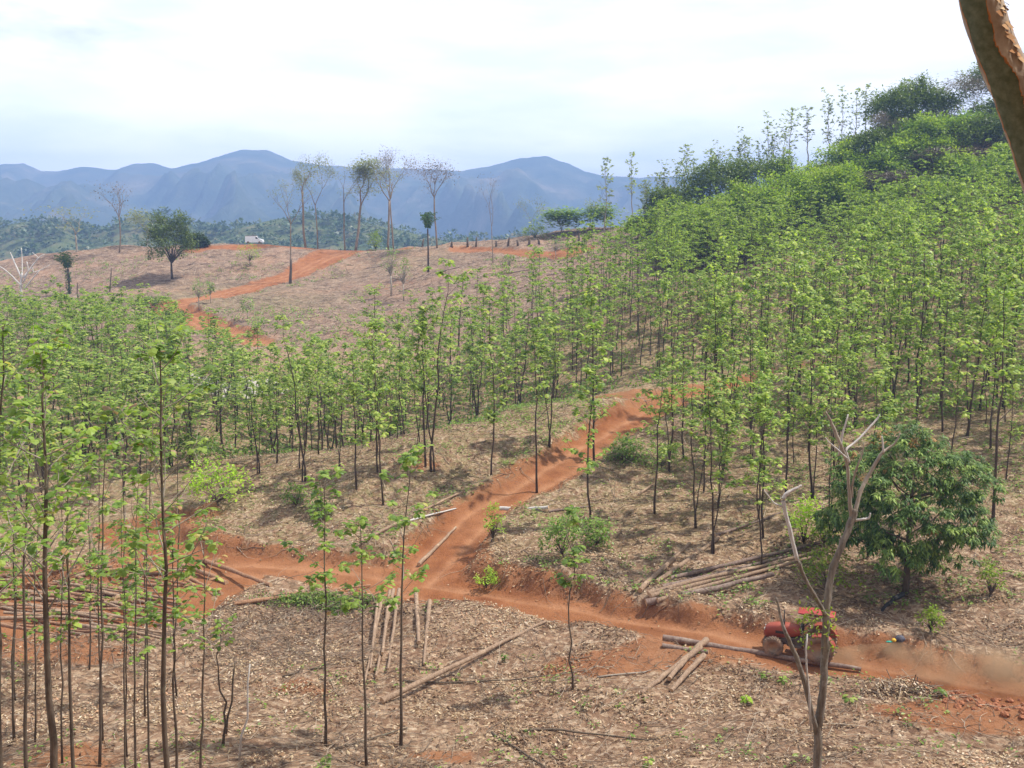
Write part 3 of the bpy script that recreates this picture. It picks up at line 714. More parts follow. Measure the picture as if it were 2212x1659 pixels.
# ---- foreground teak trees, individually
def near_teak(px, Y, toppx, toppy, r0, start, label, nb=14, blen=1.2, leaf=.21, bare=.38, red=.06, amp=.035, per=5, base=None, mats=('bark_near', 'teak_near'), k2=3, group=None):
    if base is not None: g = ground(*base)
    else:
        x = x_at(px, Y, -14); g = np.array([x, Y, gz(x, Y)])
        # px given where the trunk leaves the frame (y=1659): find the foot under it
    tp = pt(toppx, toppy, g[1]); h = tp[2] - g[2]
    low = pt(px, 1659, g[1]) if base is None else g
    lean = (tp[0] - low[0]) if base is not None else (tp[0] - low[0]) * h / max(1, (tp[2] - low[2]))
    foot = np.array([tp[0] - lean, g[1], 0]); foot[2] = gz(foot[0], foot[1]); h = tp[2] - foot[2]
    me = teak_meshes('', h=h, r0=r0 * .82, start=start, nb=nb, blen=blen * 1.25, leaf=leaf, per=per, bare=bare, lean=(lean, 0), mats=mats, sides=8, amp=amp, red=red, k2=k2 + 1, elev=(20, 65), prof=.5)
    place(me, foot - [0, 0, .05], 'teak_tree', label, 'tree', group); return foot
for a in [
 dict(px=120,Y=17.5,toppx=95,toppy=760,r0=.10,start=.46,nb=26,blen=1.5,bare=.4,label='thick grey brown teak trunk, stoutest of the foreground trees at the left edge'),
 dict(px=62,Y=23,toppx=60,toppy=800,r0=.065,start=.5,nb=18,blen=1.4,label='thin dark teak stem between the stoutest left trunk and the picture edge'),
 dict(px=10,Y=19,toppx=5,toppy=700,r0=.08,start=.44,nb=24,blen=1.5,label='teak tree at the very left edge of the picture'),
 dict(px=160,Y=20.5,toppx=150,toppy=950,r0=.06,start=.5,nb=16,blen=1.3,label='slimmer teak stem close against the right side of the stoutest left trunk'),
 dict(px=358,Y=18.5,toppx=345,toppy=745,r0=.08,start=.46,nb=26,blen=1.7,leaf=.24,bare=.55,per=5,label='tall foreground teak with long pale branches above the log yard'),
 dict(px=268,Y=26,toppx=262,toppy=1080,r0=.04,start=.45,nb=10,blen=.9,label='whip thin teak sapling, first one right of the two thick left trunks'),
 dict(px=296,Y=25,toppx=300,toppy=1020,r0=.045,start=.5,nb=10,blen=.9,label='thin dark teak sapling left of the tall branching foreground teak'),
 dict(px=378,Y=22,toppx=372,toppy=1120,r0=.05,start=.5,nb=12,blen=1.0,label='thin teak stem crossing close to the right side of the tall branching teak'),
 dict(px=436,Y=24.5,toppx=440,toppy=1130,r0=.05,start=.5,nb=13,blen=1.0,red=.3,label='thin teak with yellow and pinkish leaves beside the tall branching teak'),
 dict(px=215,Y=30,toppx=225,toppy=860,r0=.06,start=.45,nb=14,blen=1.2,label='leafy teak behind the thick left trunks, foot in the leaf litter'),
 dict(px=310,Y=34,toppx=318,toppy=930,r0=.05,start=.4,nb=14,blen=1.2,label='leafy teak standing before the log yard'),
 dict(px=30,Y=33,toppx=40,toppy=900,r0=.06,start=.4,nb=16,blen=1.4,label='dense leafed teak near the left edge, behind the front stems'),
 dict(px=700,Y=33,toppx=700,toppy=1010,r0=.062,start=.42,nb=13,blen=1.25,leaf=.27,bare=.2,red=.02,base=(700,1610),per=7,label='slim teak with light leaves, leftmost of three by the fanned poles'),
 dict(px=792,Y=30,toppx=778,toppy=1110,r0=.062,start=.55,nb=8,blen=1.1,leaf=.27,bare=.2,red=.02,base=(792,1657),per=5,label='slim dark teak crossing the fanned poles, middle of three'),
 dict(px=868,Y=33,toppx=888,toppy=975,r0=.07,start=.42,nb=13,blen=1.5,leaf=.29,bare=.12,red=.02,base=(868,1612),per=6,label='slim teak with broad lime leaves before the junction, rightmost of three'),
 dict(px=1232,Y=37,toppx=1240,toppy=1090,r0=.05,start=.5,nb=8,blen=.8,leaf=.34,bare=.2,red=.03,base=(1232,1490),amp=.14,label='crooked thin teak sapling below the road, standing alone in the litter'),
 ]: near_teak(**a)

for i in range(9):
    pxn = -30 + i * 52 + R_.uniform(-12, 12); Yn = R_.uniform(27, 42)
    near_teak(px=pxn, Y=Yn, toppx=pxn + R_.uniform(-15, 15), toppy=R_.uniform(800, 1000), r0=.045, start=.3, nb=16, blen=1.6, leaf=.22, bare=.4, per=6, red=.12, label='slender leafy teak in the tangle of stems before the log yard', group='slender teaks in the tangle before the log yard')
# ---- generic branching tree
def branching(h, r0, fork_at=.55, spread=.5, depth=4, ratio=.68, twig=.12, nf=(2, 3), seed=1, up=.35, tips_only=True, sides=6, wob=.12):
    rs = random.Random(seed); mb = MB(); tips = []
    def grow(p, d, Ln, r, k, aval):
        n = 5; pts = [p]; dd = d
        for i in range(n - 1):
            dd = unit(dd + np.array([rs.gauss(0, wob), rs.gauss(0, wob), rs.gauss(0, wob) + up * .12])); pts.append(pts[-1] + dd * Ln / (n - 1))
        r1 = max(r * .62, .008) if k > 0 else r * .3
        tube(mb, pts, np.linspace(r, r1, n), max(3, sides - (depth - k)), aval, cap=False)
        if k == 0: tips.append((pts[-1], dd)); tips.append((pts[2], dd)); return
        m_ = rs.randint(*nf); a0 = rs.uniform(0, 6.28)
        s1 = unit(np.cross(dd, [0.3, .2, 1])); s2 = np.cross(dd, s1)
        for j in range(m_):
            a = a0 + j * 6.28 / m_ + rs.gauss(0, .3); sprd = spread * rs.uniform(.6, 1.3)
            nd = unit(dd + (s1 * math.cos(a) + s2 * math.sin(a)) * sprd + np.array([0, 0, up * .3]))
            grow(pts[-1], nd, Ln * ratio * rs.uniform(.75, 1.2), r1 * (.9 if j == 0 else .72), k - 1, min(1, aval + .12))
            if k <= depth - 1 and rs.random() < .5:
                q = pts[rs.randint(1, 3)]; nd2 = unit(dd + (s1 * math.cos(a + 1.5) + s2 * math.sin(a + 1.5)) * sprd * 1.5)
                grow(q, nd2, Ln * ratio * .6, r1 * .45, max(0, k - 2), min(1, aval + .2))
    d0 = unit([rs.gauss(0, .04), rs.gauss(0, .04), 1])
    # trunk
    n = 7; P = [np.array([0, 0, -.3])]; dd = d0
    for i in range(n): dd = unit(dd + [rs.gauss(0, .03), rs.gauss(0, .03), .05]); P.append(P[-1] + dd * (h * fork_at + .3) / n)
    tube(mb, P, np.linspace(r0 * 1.1, r0 * .75, n + 1), sides + 1, 0.1, cap=True)
    m_ = rs.randint(*nf); a0 = rs.uniform(0, 6.28)
    tot = sum(ratio ** i for i in range(depth)); L0 = h * (1 - fork_at) / tot * 1.12
    for j in range(m_):
        a = a0 + j * 6.28 / m_; nd = unit([math.cos(a) * spread * rs.uniform(.5, 1), math.sin(a) * spread * rs.uniform(.5, 1), 1])
        grow(P[-1], nd, L0, r0 * .6, depth - 1, .25)
    return mb, np.array([t[0] for t in tips]), np.array([t[1] for t in tips])
def tip_leaves(tips, dirs, per, size, spread, wr=.6, droop=.4, lod=1, arange=(0, 1), wl=1):
    cb = MB(); n = len(tips)
    if n == 0: return cb
    P = np.repeat(tips, per, 0) + rng.normal(0, spread, (n * per, 3)); D = unit(rng.normal(0, 1, (n * per, 3)) + [0, 0, .3])
    base = np.repeat(rng.uniform(arange[0], arange[1], n), per)
    leaves(cb, P, D, size * rng.uniform(.6, 1.3, n * per), wr, droop, .1, a=np.clip(base * .6 + .4 * rng.random(n * per), 0, 1), lod=lod)
    return cb
def at_ground(px, Y):
    x = x_at(px, Y, -8); return np.array([x, Y, gz(x, Y)])
def foot(px, py): 
    return ground(px, py)

# tall sparse trees along the skyline of the bare hill
def crest_tree(px, py, top, wpx, label, seed, leafy=.6, fork=.55, depth=4, Y=None, mat='savanna', bark='bark_tan', spread=.42, r0=None, per=7, lsize=.34, sprd=.7):
    g = foot(px, py) if Y is None else np.array(at_ground(px, Y)); h = pt(px, top, g[1])[2] - g[2]
    mb, tips, dirs = branching(h, r0 or h * .0085, fork, spread, depth, seed=seed, nf=(2, 3))
    if len(tips) == 0: return
    wid = (np.percentile(np.abs(tips[:, 0]), 82) + .3); want = wpx / FPX * g[1] / 2; s = want / wid
    sz = h / max(tips[:, 2].max(), .1)
    r = thing('tree', g, label, 'tree', 'sparse trees along the top of the bare hill')
    tm = mb.mesh('trunk', M[bark], True)
    cb = tip_leaves(tips, dirs, max(1, int(per * leafy)) if leafy > 0 else 1, lsize, sprd, arange=(0, 1))
    o1 = link('trunk', tm, r); 
    o2 = link('crown', cb.mesh('crown', M[mat] if leafy > 0 else M['drytwig']), r)
    for o_ in (o1, o2): o_.scale = (s, s, sz)
    return r
CT = [
 (165,545,445,70,'pale leafless tree left of the palm stump hill, washed out by haze',1,.5,.4,4,'savanna','bark_pale'),
 (258,545,393,60,'tall grey tree with a narrow bare crown standing left of the round green tree',2,.35,.55,4,'drytwig','bark_tan'),
 (318,535,455,45,'pale bushy tree partly behind the round green tree',3,.9,.4,4,'savanna','bark_pale'),
 (628,610,385,75,'thin faded tree in front of the tall group, foot beside the hill track',4,.5,.6,4,'savanna','bark_tan'),
 (660,525,350,60,'leaning tree with a thin high crown, leftmost of the tall group right of the van',5,1.0,.62,4,'savanna','bark_tan'),
 (686,525,328,82,'tallest twin stemmed tree with rounded green crown right of the van',6,1.5,.5,5,'savanna','bark_tan'),
 (745,535,362,70,'dark stemmed tree with lopsided crown in the middle of the tall group',7,.9,.6,4,'savanna','bark_tan'),
 (768,527,335,80,'wide forked tree with dark leaf clumps right of the dark stemmed one',8,1.5,.52,5,'savanna','bark_tan'),
 (838,528,345,52,'straight dark stemmed tree, left of two whose crowns touch',9,.6,.6,4,'savanna','bark_tan'),
 (850,530,322,72,'pinkish bare crowned tree, right of two whose crowns touch',10,.5,.55,5,'drytwig','bark_tan'),
 (944,535,342,62,'tall pink grey leafless tree behind the palm',11,.4,.62,5,'drytwig','bark_tan'),
 (1065,568,372,50,'forked dead looking tree with a long side limb right of the palm',12,.15,.45,4,'drytwig','bark_tan'),
 (1147,500,430,52,'small tree with a few round leaf clumps on the right part of the hill',13,1.2,.35,3,'savanna','bark_tan'),
 (1213,505,455,68,'low umbrella shaped green tree on the right part of the hill',14,1.6,.35,4,'scrub','bark_tan'),
 (1273,500,437,40,'thin flat topped tree beside the low umbrella shaped one',15,.8,.5,4,'savanna','bark_tan'),
 (1309,498,447,56,'small spreading tree at the foot of the tall thin ridge tree',16,1.3,.4,4,'scrub','bark_tan'),
]
for a in CT:
    crest_tree(a[0], a[1], a[2], a[3], a[4], a[5], a[6], a[7], a[8], mat=a[9], bark=a[10])

# slender teak trees on the skyline ridge
SK = [(1305,520,352,'tall thin teak with ragged clumps standing left of the dark ridge bushes'),(1362,500,338,'slender skyline teak nearest the left end of the dark ridge bushes'),
      (1392,None,395,'short teak at the low left end of the ridge'),(1430,None,362,'leafy pale teak above the left ridge bushes'),(1478,None,322,'pale teak with bright clumps behind the left ridge bushes'),
      (1530,None,328,'thin pale teak rising between two ridge bushes'),(1592,None,300,'bushy pale teak on the skyline before the gap'),(1645,None,262,'teak with ball shaped leaf clumps on the rising skyline'),
      (1697,None,244,'left stem of the tall open clump on the ridge'),(1730,None,238,'wide airy crowned teak in the tall open clump on the ridge'),(1775,None,212,'bare topped tall teak in the open clump'),
      (1800,None,205,'tall narrow teak hard left of the big dark ridge tree'),(1832,None,200,'highest thin stem beside the big dark ridge tree'),(1852,None,190,'thin bare teak rising over the big dark ridge tree')]
skme = [teak_meshes('', h=14, r0=.13, start=.3, nb=22, blen=2.2, leaf=.6, per=6, bare=.1, amp=.05, mats=('bark_tan', 'sk')) if False else None for _ in range(1)]
M['skyleaf'] = leaf_mat('skyline_leaf', [(0.0, (0.20, 0.26, 0.10)), (0.6, (0.36, 0.42, 0.18)), (1.0, (0.52, 0.55, 0.32))], 0.55)
SKP = [teak_meshes('', h=14, r0=.14, start=st, nb=nb, blen=bl, leaf=.42, per=9, bare=.15, amp=.1, mats=('bark_pale', 'skyleaf'), k2=5, elev=(30, 72), prof=.25) for st, nb, bl in [(.3, 20, 3.2), (.42, 13, 2.6), (.2, 24, 3.8), (.35, 15, 3.4)]]
for i in range(12):
    px = 1385 + i * 27 + R_.uniform(-8, 8); Y = R_.uniform(192, 200); g = at_ground(px, Y); top = np.interp(px, [1385, 1500, 1600, 1720], [400, 345, 312, 262]) + R_.uniform(-8, 16); h = pt(px, top, Y)[2] - g[2]
    place(SKP[i % 4], g, 'teak_tree', 'pale airy teak in the fringe behind the ridge bushes', 'tree', 'pale teaks fringing the ridge skyline', R_.uniform(0, 6), (max(.7, h / 13), max(.7, h / 13), h / 14))
for i, (px, py, top, lab) in enumerate(SK):
    g = foot(px, py) if py else at_ground(px, 196)
    h = pt(px, top, g[1])[2] - g[2]
    place(SKP[i % 4], g, 'teak_tree', lab, 'tree', None, R_.uniform(0, 6), ((1.35 if i in (9, 5, 8, 4) else 1) * max(.8, h / 16), max(.8, h / 16), h / 14))

# ---- leafy crowns (bushes, evergreen trees)
def crown(rx, ry, rz, nclump, per, size, mat, flat=.25, trunk_h=1.0, r0=.15, wr=.6, lod=1, droop=.4, csz=.13, hole=0.0, bark='bark', hemi=True):
    tb, cb = MB(), MB()
    d = unit(rng.normal(size=(nclump, 3)))
    if hemi: d[:, 2] = np.where(d[:, 2] < -flat, -d[:, 2], d[:, 2])
    rx, ry = rx * .86, ry * .86
    lump = 1 + .30 * np.sin(d[:, 0] * 5 + rng.uniform(0, 6)) * np.cos(d[:, 1] * 4 + rng.uniform(0, 6)) + rng.normal(0, .07, nclump)
    rad = rng.uniform(.55, 1.0, nclump) ** .5 * lump
    cen = d * rad[:, None] * [rx, ry, rz] + [0, 0, trunk_h + rz * .5]
    cen[:, 2] = np.maximum(cen[:, 2], .25)
    topc = np.array([0, 0, trunk_h])
    tube(tb, [[0, 0, -.3], [rng.normal(0, .05), 0, trunk_h * .5], topc], [r0, r0 * .85, r0 * .7], 7, .1)
    for c in cen[:: max(1, nclump // 16)]:
        e = topc + (c - topc) * .75; mid = (topc + e) / 2 + [rng.normal(0, .06 * rx), rng.normal(0, .06 * rx), .08 * rz]; tube(tb, [topc, mid, e], [r0 * .45, r0 * .28, r0 * .1], 4, .3, cap=False)
    cs = csz * (rx * ry * rz) ** (1 / 3)
    N = nclump * per
    off = rng.normal(0, 1, (N, 3)) * [cs, cs, cs * .6]
    P = np.repeat(cen, per, 0) + off; D = unit(off + rng.normal(0, cs * .6, (N, 3)) + [0, 0, cs * .4])
    base = np.repeat(rng.random(nclump), per)
    leaves(cb, P, D, size * rng.uniform(.6, 1.3, N), wr, droop, .12, a=np.clip(base * .45 + .55 * rng.random(N), 0, 1), lod=lod)
    return tb.mesh('trunk', M[bark], True), cb.mesh('crown', M[mat])
def bush(px, Y, wpx, hpx, label, mat, cat='tree', name='tree', nclump=170, per=34, size=.62, group=None, th=.12, base=None, dy=1.0, **k):
    g = foot(*base) if base else at_ground(px, Y); s = g[1] / FPX
    rx = wpx * s / 2; hh = hpx * s; t_ = hh * th; rz = (hh - t_) / 1.5
    me = crown(rx, rx * dy, rz, nclump, per, size, mat, trunk_h=t_, r0=max(.05, hh * .02), **k)
    return place(me, g, name, label, cat, group, 0)
G1 = 'broad trees and bushes crowning the right ridge'
def bush_top(px, Y, wpx, topy, label, mat, **k):
    g = at_ground(px, Y); h = (pt(px, topy, g[1])[2] - g[2]) / g[1] * FPX
    return bush(px, Y, wpx, max(h, 30), label, mat, **k)
for a in [
 (1400,186,110,470,'low dark bush where the ridge meets the bare hill','dark',dict(name='bush', cat='bush')),
 (1455,186,140,408,'dark round tree at the left foot of the ridge','dark',{}),
 (1540,188,170,352,'dark green tree on the ridge left of the bright feathery trees','dark',{}),
 (1640,190,190,346,'long dark tree crown behind the bright feathery trees','dark',{}),
 (1500,168,130,450,'bright green bush at the lower left of the ridge scrub','acacia',dict(name='bush', cat='bush')),
 (1600,168,170,410,'bright green feathery tree in front of the dark ridge trees','acacia',{}),
 (1690,166,200,378,'widest bright green feathery tree on the ridge flank','acacia',{}),
 (1790,166,170,366,'bright feathery tree between the pale clump and the upper bushes','acacia',{}),
 (1575,160,150,470,'dark green shrub below the bright feathery trees','dark',dict(name='bush', cat='bush')),
 (1870,184,150,288,'green domed tree under the big dark ridge tree','dark',{}),
 (1960,178,200,305,'vivid green spreading bush below the ridge crest','acacia',dict(name='bush', cat='bush')),
 (2090,182,210,268,'olive green bush left of the peeling trunk','scrub',dict(name='bush', cat='bush')),
 (2190,180,160,250,'dark olive bush behind the peeling trunk','dark',dict(name='bush', cat='bush')),
 (1950,192,190,186,'big dark round crowned tree on the skyline','dark',dict(th=.3, per=70, nclump=230)),
 (2130,196,150,130,'tall dark ragged tree on the skyline at the peeling trunk','dark',dict(th=.3, per=60, nclump=150)),
 (2250,192,150,150,'dark tree on the skyline right of the peeling trunk','dark',dict(th=.3)),
 ]:
    bush_top(a[0], a[1], a[2], a[3], a[4], a[5], group=G1, nclump=a[6].pop('nclump', 150), per=a[6].pop('per', 62), size=.5, **a[6])
for i, (px, Y, w_, top, lab) in enumerate([(1890,186,110,250,'grey leafless thicket under the big dark ridge tree'),(2000,188,110,235,'brown grey leafless tree right of the big dark ridge tree'),(2060,190,110,165,'large bare grey tree on the skyline before the peeling trunk'),
        (2020,170,120,320,'dry brown shrub below the ridge bushes'),(2140,168,130,335,'dry grey shrub behind the upper right teaks'),(1900,168,130,372,'dry brown thicket above the plantation'),(2170,188,100,225,'bare grey branches behind the peeling trunk')]):
    g = at_ground(px, Y); h = pt(px, top, g[1])[2] - g[2]
    mb, tips, dirs = branching(h, .14, .22, .75, 6, seed=40 + i, nf=(2, 3), wob=.2, up=.25)
    s = w_ / FPX * Y / 2 / (np.percentile(np.abs(tips[:, 0]), 95) + .2); sz = h / tips[:, 2].max()
    r = thing('bare_tree', g, lab, 'tree', G1); o1 = link('trunk', mb.mesh('trunk', M['bark_pale'], True), r)
    cb = tip_leaves(tips, dirs, 2, .5, .35, wr=.12, arange=(0, 1)); o2 = link('twigs', cb.mesh('twigs', M['drytwig']), r)
    for o_ in (o1, o2): o_.scale = (s, s, sz)

for i in range(64):
    px = R_.uniform(1420, 2300) if i < 40 else R_.uniform(1800, 2300); f_ = (px - 1420) / 880.0; Y = R_.uniform(158, 190) if i < 40 else R_.uniform(153, 182)
    hgt = R_.uniform(45, 80); mt = R_.choice(['acacia', 'acacia', 'dark', 'scrub', 'dark']) if (Y > 172 and px > 1850) else R_.choice(['acacia', 'scrub', 'acacia'])
    bush(px, Y, R_.uniform(80, 150), hgt, {'acacia': 'bright green bush packed among others on the right ridge flank', 'dark': 'dark green bush packed among others on the right ridge flank', 'scrub': 'olive green bush packed among others on the right ridge flank'}[mt], mt, name='bush', cat='bush', nclump=60, per=40, size=.5, group={'acacia': 'bright bushes of the ridge flank', 'dark': 'dark bushes of the ridge flank', 'scrub': 'olive bushes of the ridge flank'}[mt], th=.08)
# round green tree on the bare hill
bush(370, None, 108, 140, 'round dark green tree standing alone on the bare hill, its shadow on the slope', 'dark', base=(372, 603), th=.24, nclump=120, per=70, size=.45, csz=.12)
bush(432, None, 56, 24, 'low brown green thicket at the crest left of the white van', 'forest', base=(425, 533), th=.05, name='bush', cat='bush')
bush(540, None, 60, 45, 'small feathery green bush in the middle of the bare hill', 'acacia', base=(540, 575), th=.25, name='bush', cat='bush', nclump=50, per=10, size=.35)
bush(810, None, 34, 42, 'yellow green bush at the right end of the tall tree group', 'acacia', base=(812, 541), th=.05, name='bush', cat='bush', nclump=50, per=16, size=.35)
bush(1155, None, 60, 34, 'pale green bush on the right part of the bare hill', 'acacia', base=(1155, 516), th=.05, name='bush', cat='bush', nclump=50, per=16, size=.35)
for i, (x, yb, wd, ht, lab) in enumerate([(430,668,40,60,'small sapling beside the hairpin of the hill track'),(455,655,24,45,'thin sapling above the hairpin of the hill track'),(845,640,40,110,'young tree with sparse pale leaves below the skyline group'),(872,650,40,90,'second sparse young tree on the slope left of the palm'),(535,695,30,55,'sapling below the hill track'),(1100,590,40,40,'pale sapling right of the forked dead tree'),(1200,560,50,45,'fresh green sapling near the stump row'),(560,725,60,40,'green shrub at the lower end of the hill track')]):
    bush(x, None, wd, ht, lab, 'scrub', base=(x, yb), th=.4, name='sapling', cat='sapling', nclump=26, per=9, size=.36, bark='bark_pale')
for x, yb, wd, ht, lab in [(325,668,70,24,'dark fallen green bush beside the hill track hairpin'),(375,690,60,22,'dark green heap of cut foliage below the hairpin')]:
    bush(x, None, wd, ht, lab, 'dark', base=(x, yb), th=.02, name='bush', cat='bush', nclump=60, per=16, size=.4)

# dead pale tree at the far left of the hill
def custom_tree(name, g, segs, mats, label, cat='tree', k=8, twigs=True, extra=None, rs_=1.0, pale=None):
    """segs: list of lists of (px, py, r_px, dY) polylines drawn out at the tree's own distance"""
    r = thing(name, g, label, cat); mb = MB(); tips = []
    for sg in segs:
        P = []; Rr = []
        for px, py, rp, dY in sg:
            q = pt(px, py, g[1] + dY); P.append(q - g); Rr.append(rp * rs_ / FPX * (g[1] + dY))
        P = np.array(P); Rr = np.array(Rr)
        # smooth with intermediate points
        t = np.arange(len(P)); tt = np.linspace(0, len(P) - 1, (len(P) - 1) * 4 + 1)
        if len(P) > 2:
            Pn = np.stack([np.interp(tt, t, P[:, j]) for j in range(3)], -1); Pn[1:-1] = (Pn[:-2] + Pn[1:-1] * 2 + Pn[2:]) / 4; Pn[1:-1] = (Pn[:-2] + Pn[1:-1] * 2 + Pn[2:]) / 4
        else: Pn = np.stack([np.interp(tt, t, P[:, j]) for j in range(3)], -1)
        Pn[1:-1] += rng.normal(0, .12, (len(Pn) - 2, 3)) * Rr.mean()
        Rn = np.interp(tt, t, Rr) * (1 + rng.normal(0, .05, len(tt)))
        tube(mb, Pn, Rn, k, .3, m=(pale or {}).get(len(tips), 0)); tips.append(Pn[-1])
    link('trunk', mb.mesh('trunk', mats, True), r); return r, tips
g = foot(48, 655)
custom_tree('bare_tree', g, [
  [(48,660,3,0),(44,620,2.5,0),(48,590,2,0)],[(48,620,2.2,0),(20,590,1.6,-1),(-5,572,1,-2)],[(46,600,2,0),(28,560,1.5,1),(22,545,1,1)],[(50,600,2,0),(70,575,1.7,1),(84,555,1.3,1),(96,550,.8,1)],
  [(70,578,1.5,0),(72,590,1.2,0),(95,580,.9,0),(108,572,.5,0)],[(50,610,1.8,0),(62,585,1.4,-1),(58,565,1,-1)],[(52,625,1.6,0),(72,600,1.3,-1),(85,585,.9,-1)],[(48,595,1.4,0),(48,560,1.1,1),(46,535,.7,1)],[(84,558,1,0),(70,545,.6,0)]],
  M['white_wood'], 'bleached leafless tree at the left edge of the bare hill', k=5)

# palms
def palm(px, py, top, label, dead=False, wide=1.0, stump=False):
    g = foot(px, py); h = pt(px, top, g[1])[2] - g[2]; r = thing('palm_tree', g, label, 'palm')
    mb, cb = MB(), MB(); ht = h * (.62 if stump else .68)
    tube(mb, [[0, 0, -.3], [.05, 0, ht * .5], [0, 0, ht]], [.28, .22, .25] if stump else [.2, .16, .14], 8, .2)
    link('trunk', mb.mesh('trunk', M['bark_near' if stump else 'bark'], True), r)
    for i in range(22):
        az = rng.uniform(0, 6.28); el = rng.uniform(.9, 1.5) if stump else rng.uniform(1.08, 1.52); Lf = (h - ht) * rng.uniform(.8, 1.35) * wide
        d = np.array([math.cos(az) * math.cos(el), math.sin(az) * math.cos(el), math.sin(el)])
        s = np.linspace(0, 1, 7)[:, None]; P = np.array([0, 0, ht]) + d * Lf * s + np.array([d[0] * .5, d[1] * .5, -.18]) * Lf * s ** 2.2
        tube(cb, P, .02, 3, .4, cap=False)
        q = np.repeat(P[1:], 6, 0) + rng.normal(0, .12, (36, 3)); sd_ = unit(np.cross(d, [0, 0, 1])); sg = np.tile([1, -1], 18)[:, None]
        leaves(cb, q, sd_ * sg + d * .6 + [0, 0, -.2], Lf * .17, .14, .9, .05, a=rng.random(36), lod=1)
    if stump:
        n = 160; th = rng.uniform(0, 6.28, n); q = np.stack([np.cos(th) * .3, np.sin(th) * .3, rng.uniform(.3, ht, n)], -1)
        leaves(cb, q, np.stack([np.cos(th), np.sin(th), rng.uniform(-.5, .5, n)], -1), .5, .6, .8, .1, lod=1)
    link('fronds', cb.mesh('fronds', M['palm']), r)
palm(150, 635, 548, 'stubby palm stump wrapped in green vines left of the round green tree', stump=True, wide=1.0)
palm(925, 588, 450, 'upright feathery palm with dark trunk in the middle of the bare hill', wide=.8)
# leaning stems on the hill
def pole(px, py, px2, py2, r, label, name='dead_tree', mat='bark', cat='tree'):
    g = foot(px, py); q = pt(px2, py2, g[1]) - g; mb = MB()
    mid = q * .5 + rng.normal(0, .08, 3); tube(mb, [[0, 0, -.3], q * .25, mid, q * .8, q], [r * 1.1, r, r * .9, r * .8, r * .65], 7, .3)
    o = link(name, mb.mesh(name, M[mat], True), None, g); return tag(o, label, cat)
pole(627, 612, 629, 560, .3, 'dark branchless dead trunk standing beside the hill track', mat='bark_near')
pole(237, 630, 241, 578, .12, 'thin dead pole leaning on the slope between palm stump and round tree', mat='bark_near')
pole(168, 655, 167, 610, .1, 'short thin stem with a leaf tuft right of the palm stump', mat='bark')
# stump row
for i, (x, yy, h_) in enumerate([(1010,533,17),(1028,533,19),(1072,532,16),(1097,532,15),(1119,531,17),(1143,530,14),(1165,528,15),(1200,528,12),(1225,526,14),(1240,524,12),(1250,521,15),(1262,520,13),(912,533,15),(975,533,12),(1277,517,15)]):
    g = foot(x, yy); hh = h_ * rng.uniform(.7, 1.2) / FPX * g[1]; mb = MB(); r = rng.uniform(.16, .26)
    ln = rng.normal(0, .12, 2) * hh
    tube(mb, [[0, 0, -.3], [ln[0] * .4, ln[1] * .4, hh * .5], [ln[0], ln[1], hh]], [r * 1.3, r, r * .8], 8, .2)
    o = link('tree_stump', mb.mesh('tree_stump', [M['bark_near']], True), None, g)
    tag(o, 'dark cut stump in the row along the right crest of the bare hill', 'stump', 'stumps in a row along the crest')

# ------------------------------------------------------------------ mango tree, shrubs on the slopes
def mango():
    g = foot(1955, 1283); r = thing('mango_tree', g, 'dense round mango tree with dark narrow leaves and orange tips beside the tractor', 'tree')
    s = g[1] / FPX; tb, cb = MB(), MB()
    H = 385 * s
    tube(tb, [[0, 0, -.3], [.03, 0, 1.0], [0, 0, 2.2], [.05, 0, 4.2], [0, 0, H * .75]], [.17, .15, .13, .1, .04], 9, .2)
    n = 950; d = unit(rng.normal(size=(n, 3))); rad = rng.uniform(.5, 1, n) ** .45
    lump = 1 + .16 * np.sin(d[:, 0] * 7 + 1) * np.cos(d[:, 1] * 5) + .14 * np.cos(d[:, 2] * 8 + d[:, 0] * 4) + rng.normal(0, .05, n)
    cen = d * rad[:, None] * lump[:, None] * [182 * s, 160 * s, 152 * s] + [-.1, 0, H - 160 * s]
    low = cen[:, 2] < 1.35; cen[low, 2] = 1.35 + rng.uniform(0, 1.2, low.sum())
    # narrower towards the top
    tt = np.clip((cen[:, 2] - 1.2) / (H - 1.2), 0, 1); nar = 1 - .30 * tt ** 3
    cen[:, 0] *= nar; cen[:, 1] *= nar
    for c in cen[::40]:
        z0 = min(max(c[2] - 1.5, 1.5), H * .7); tube(tb, [[0, 0, z0], (np.array([0, 0, z0]) + c) / 2 + [0, 0, -.15], c], [.05, .035, .015], 4, .3, cap=False)
    per = 24; N = n * per; th = rng.uniform(0, 6.28, N); P = np.repeat(cen, per, 0) + rng.normal(0, .07, (N, 3))
    outw = np.repeat(unit(cen - [0, 0, H * .5]), per, 0)
    D = unit(np.stack([np.cos(th), np.sin(th), rng.uniform(-.6, .6, N)], -1) + outw * .5)
    tips = (rng.random(n) < .035) & (cen[:, 2] > H * .4); topm = cen[:, 2] > H * .86
    tips |= topm & (rng.random(n) < .10)
    base = np.where(tips, .95, rng.random(n) * .55)
    leaves(cb, P, D, .34 * rng.uniform(.7, 1.2, N), .22, .7, .1, a=np.clip(np.repeat(base, per) + rng.uniform(-.05, .3, N) * np.repeat(~tips, per), 0, 1), lod=0)
    link('trunk', tb.mesh('trunk', M['bark_near'], True), r); link('crown', cb.mesh('crown', M['mango']), r)
mango()
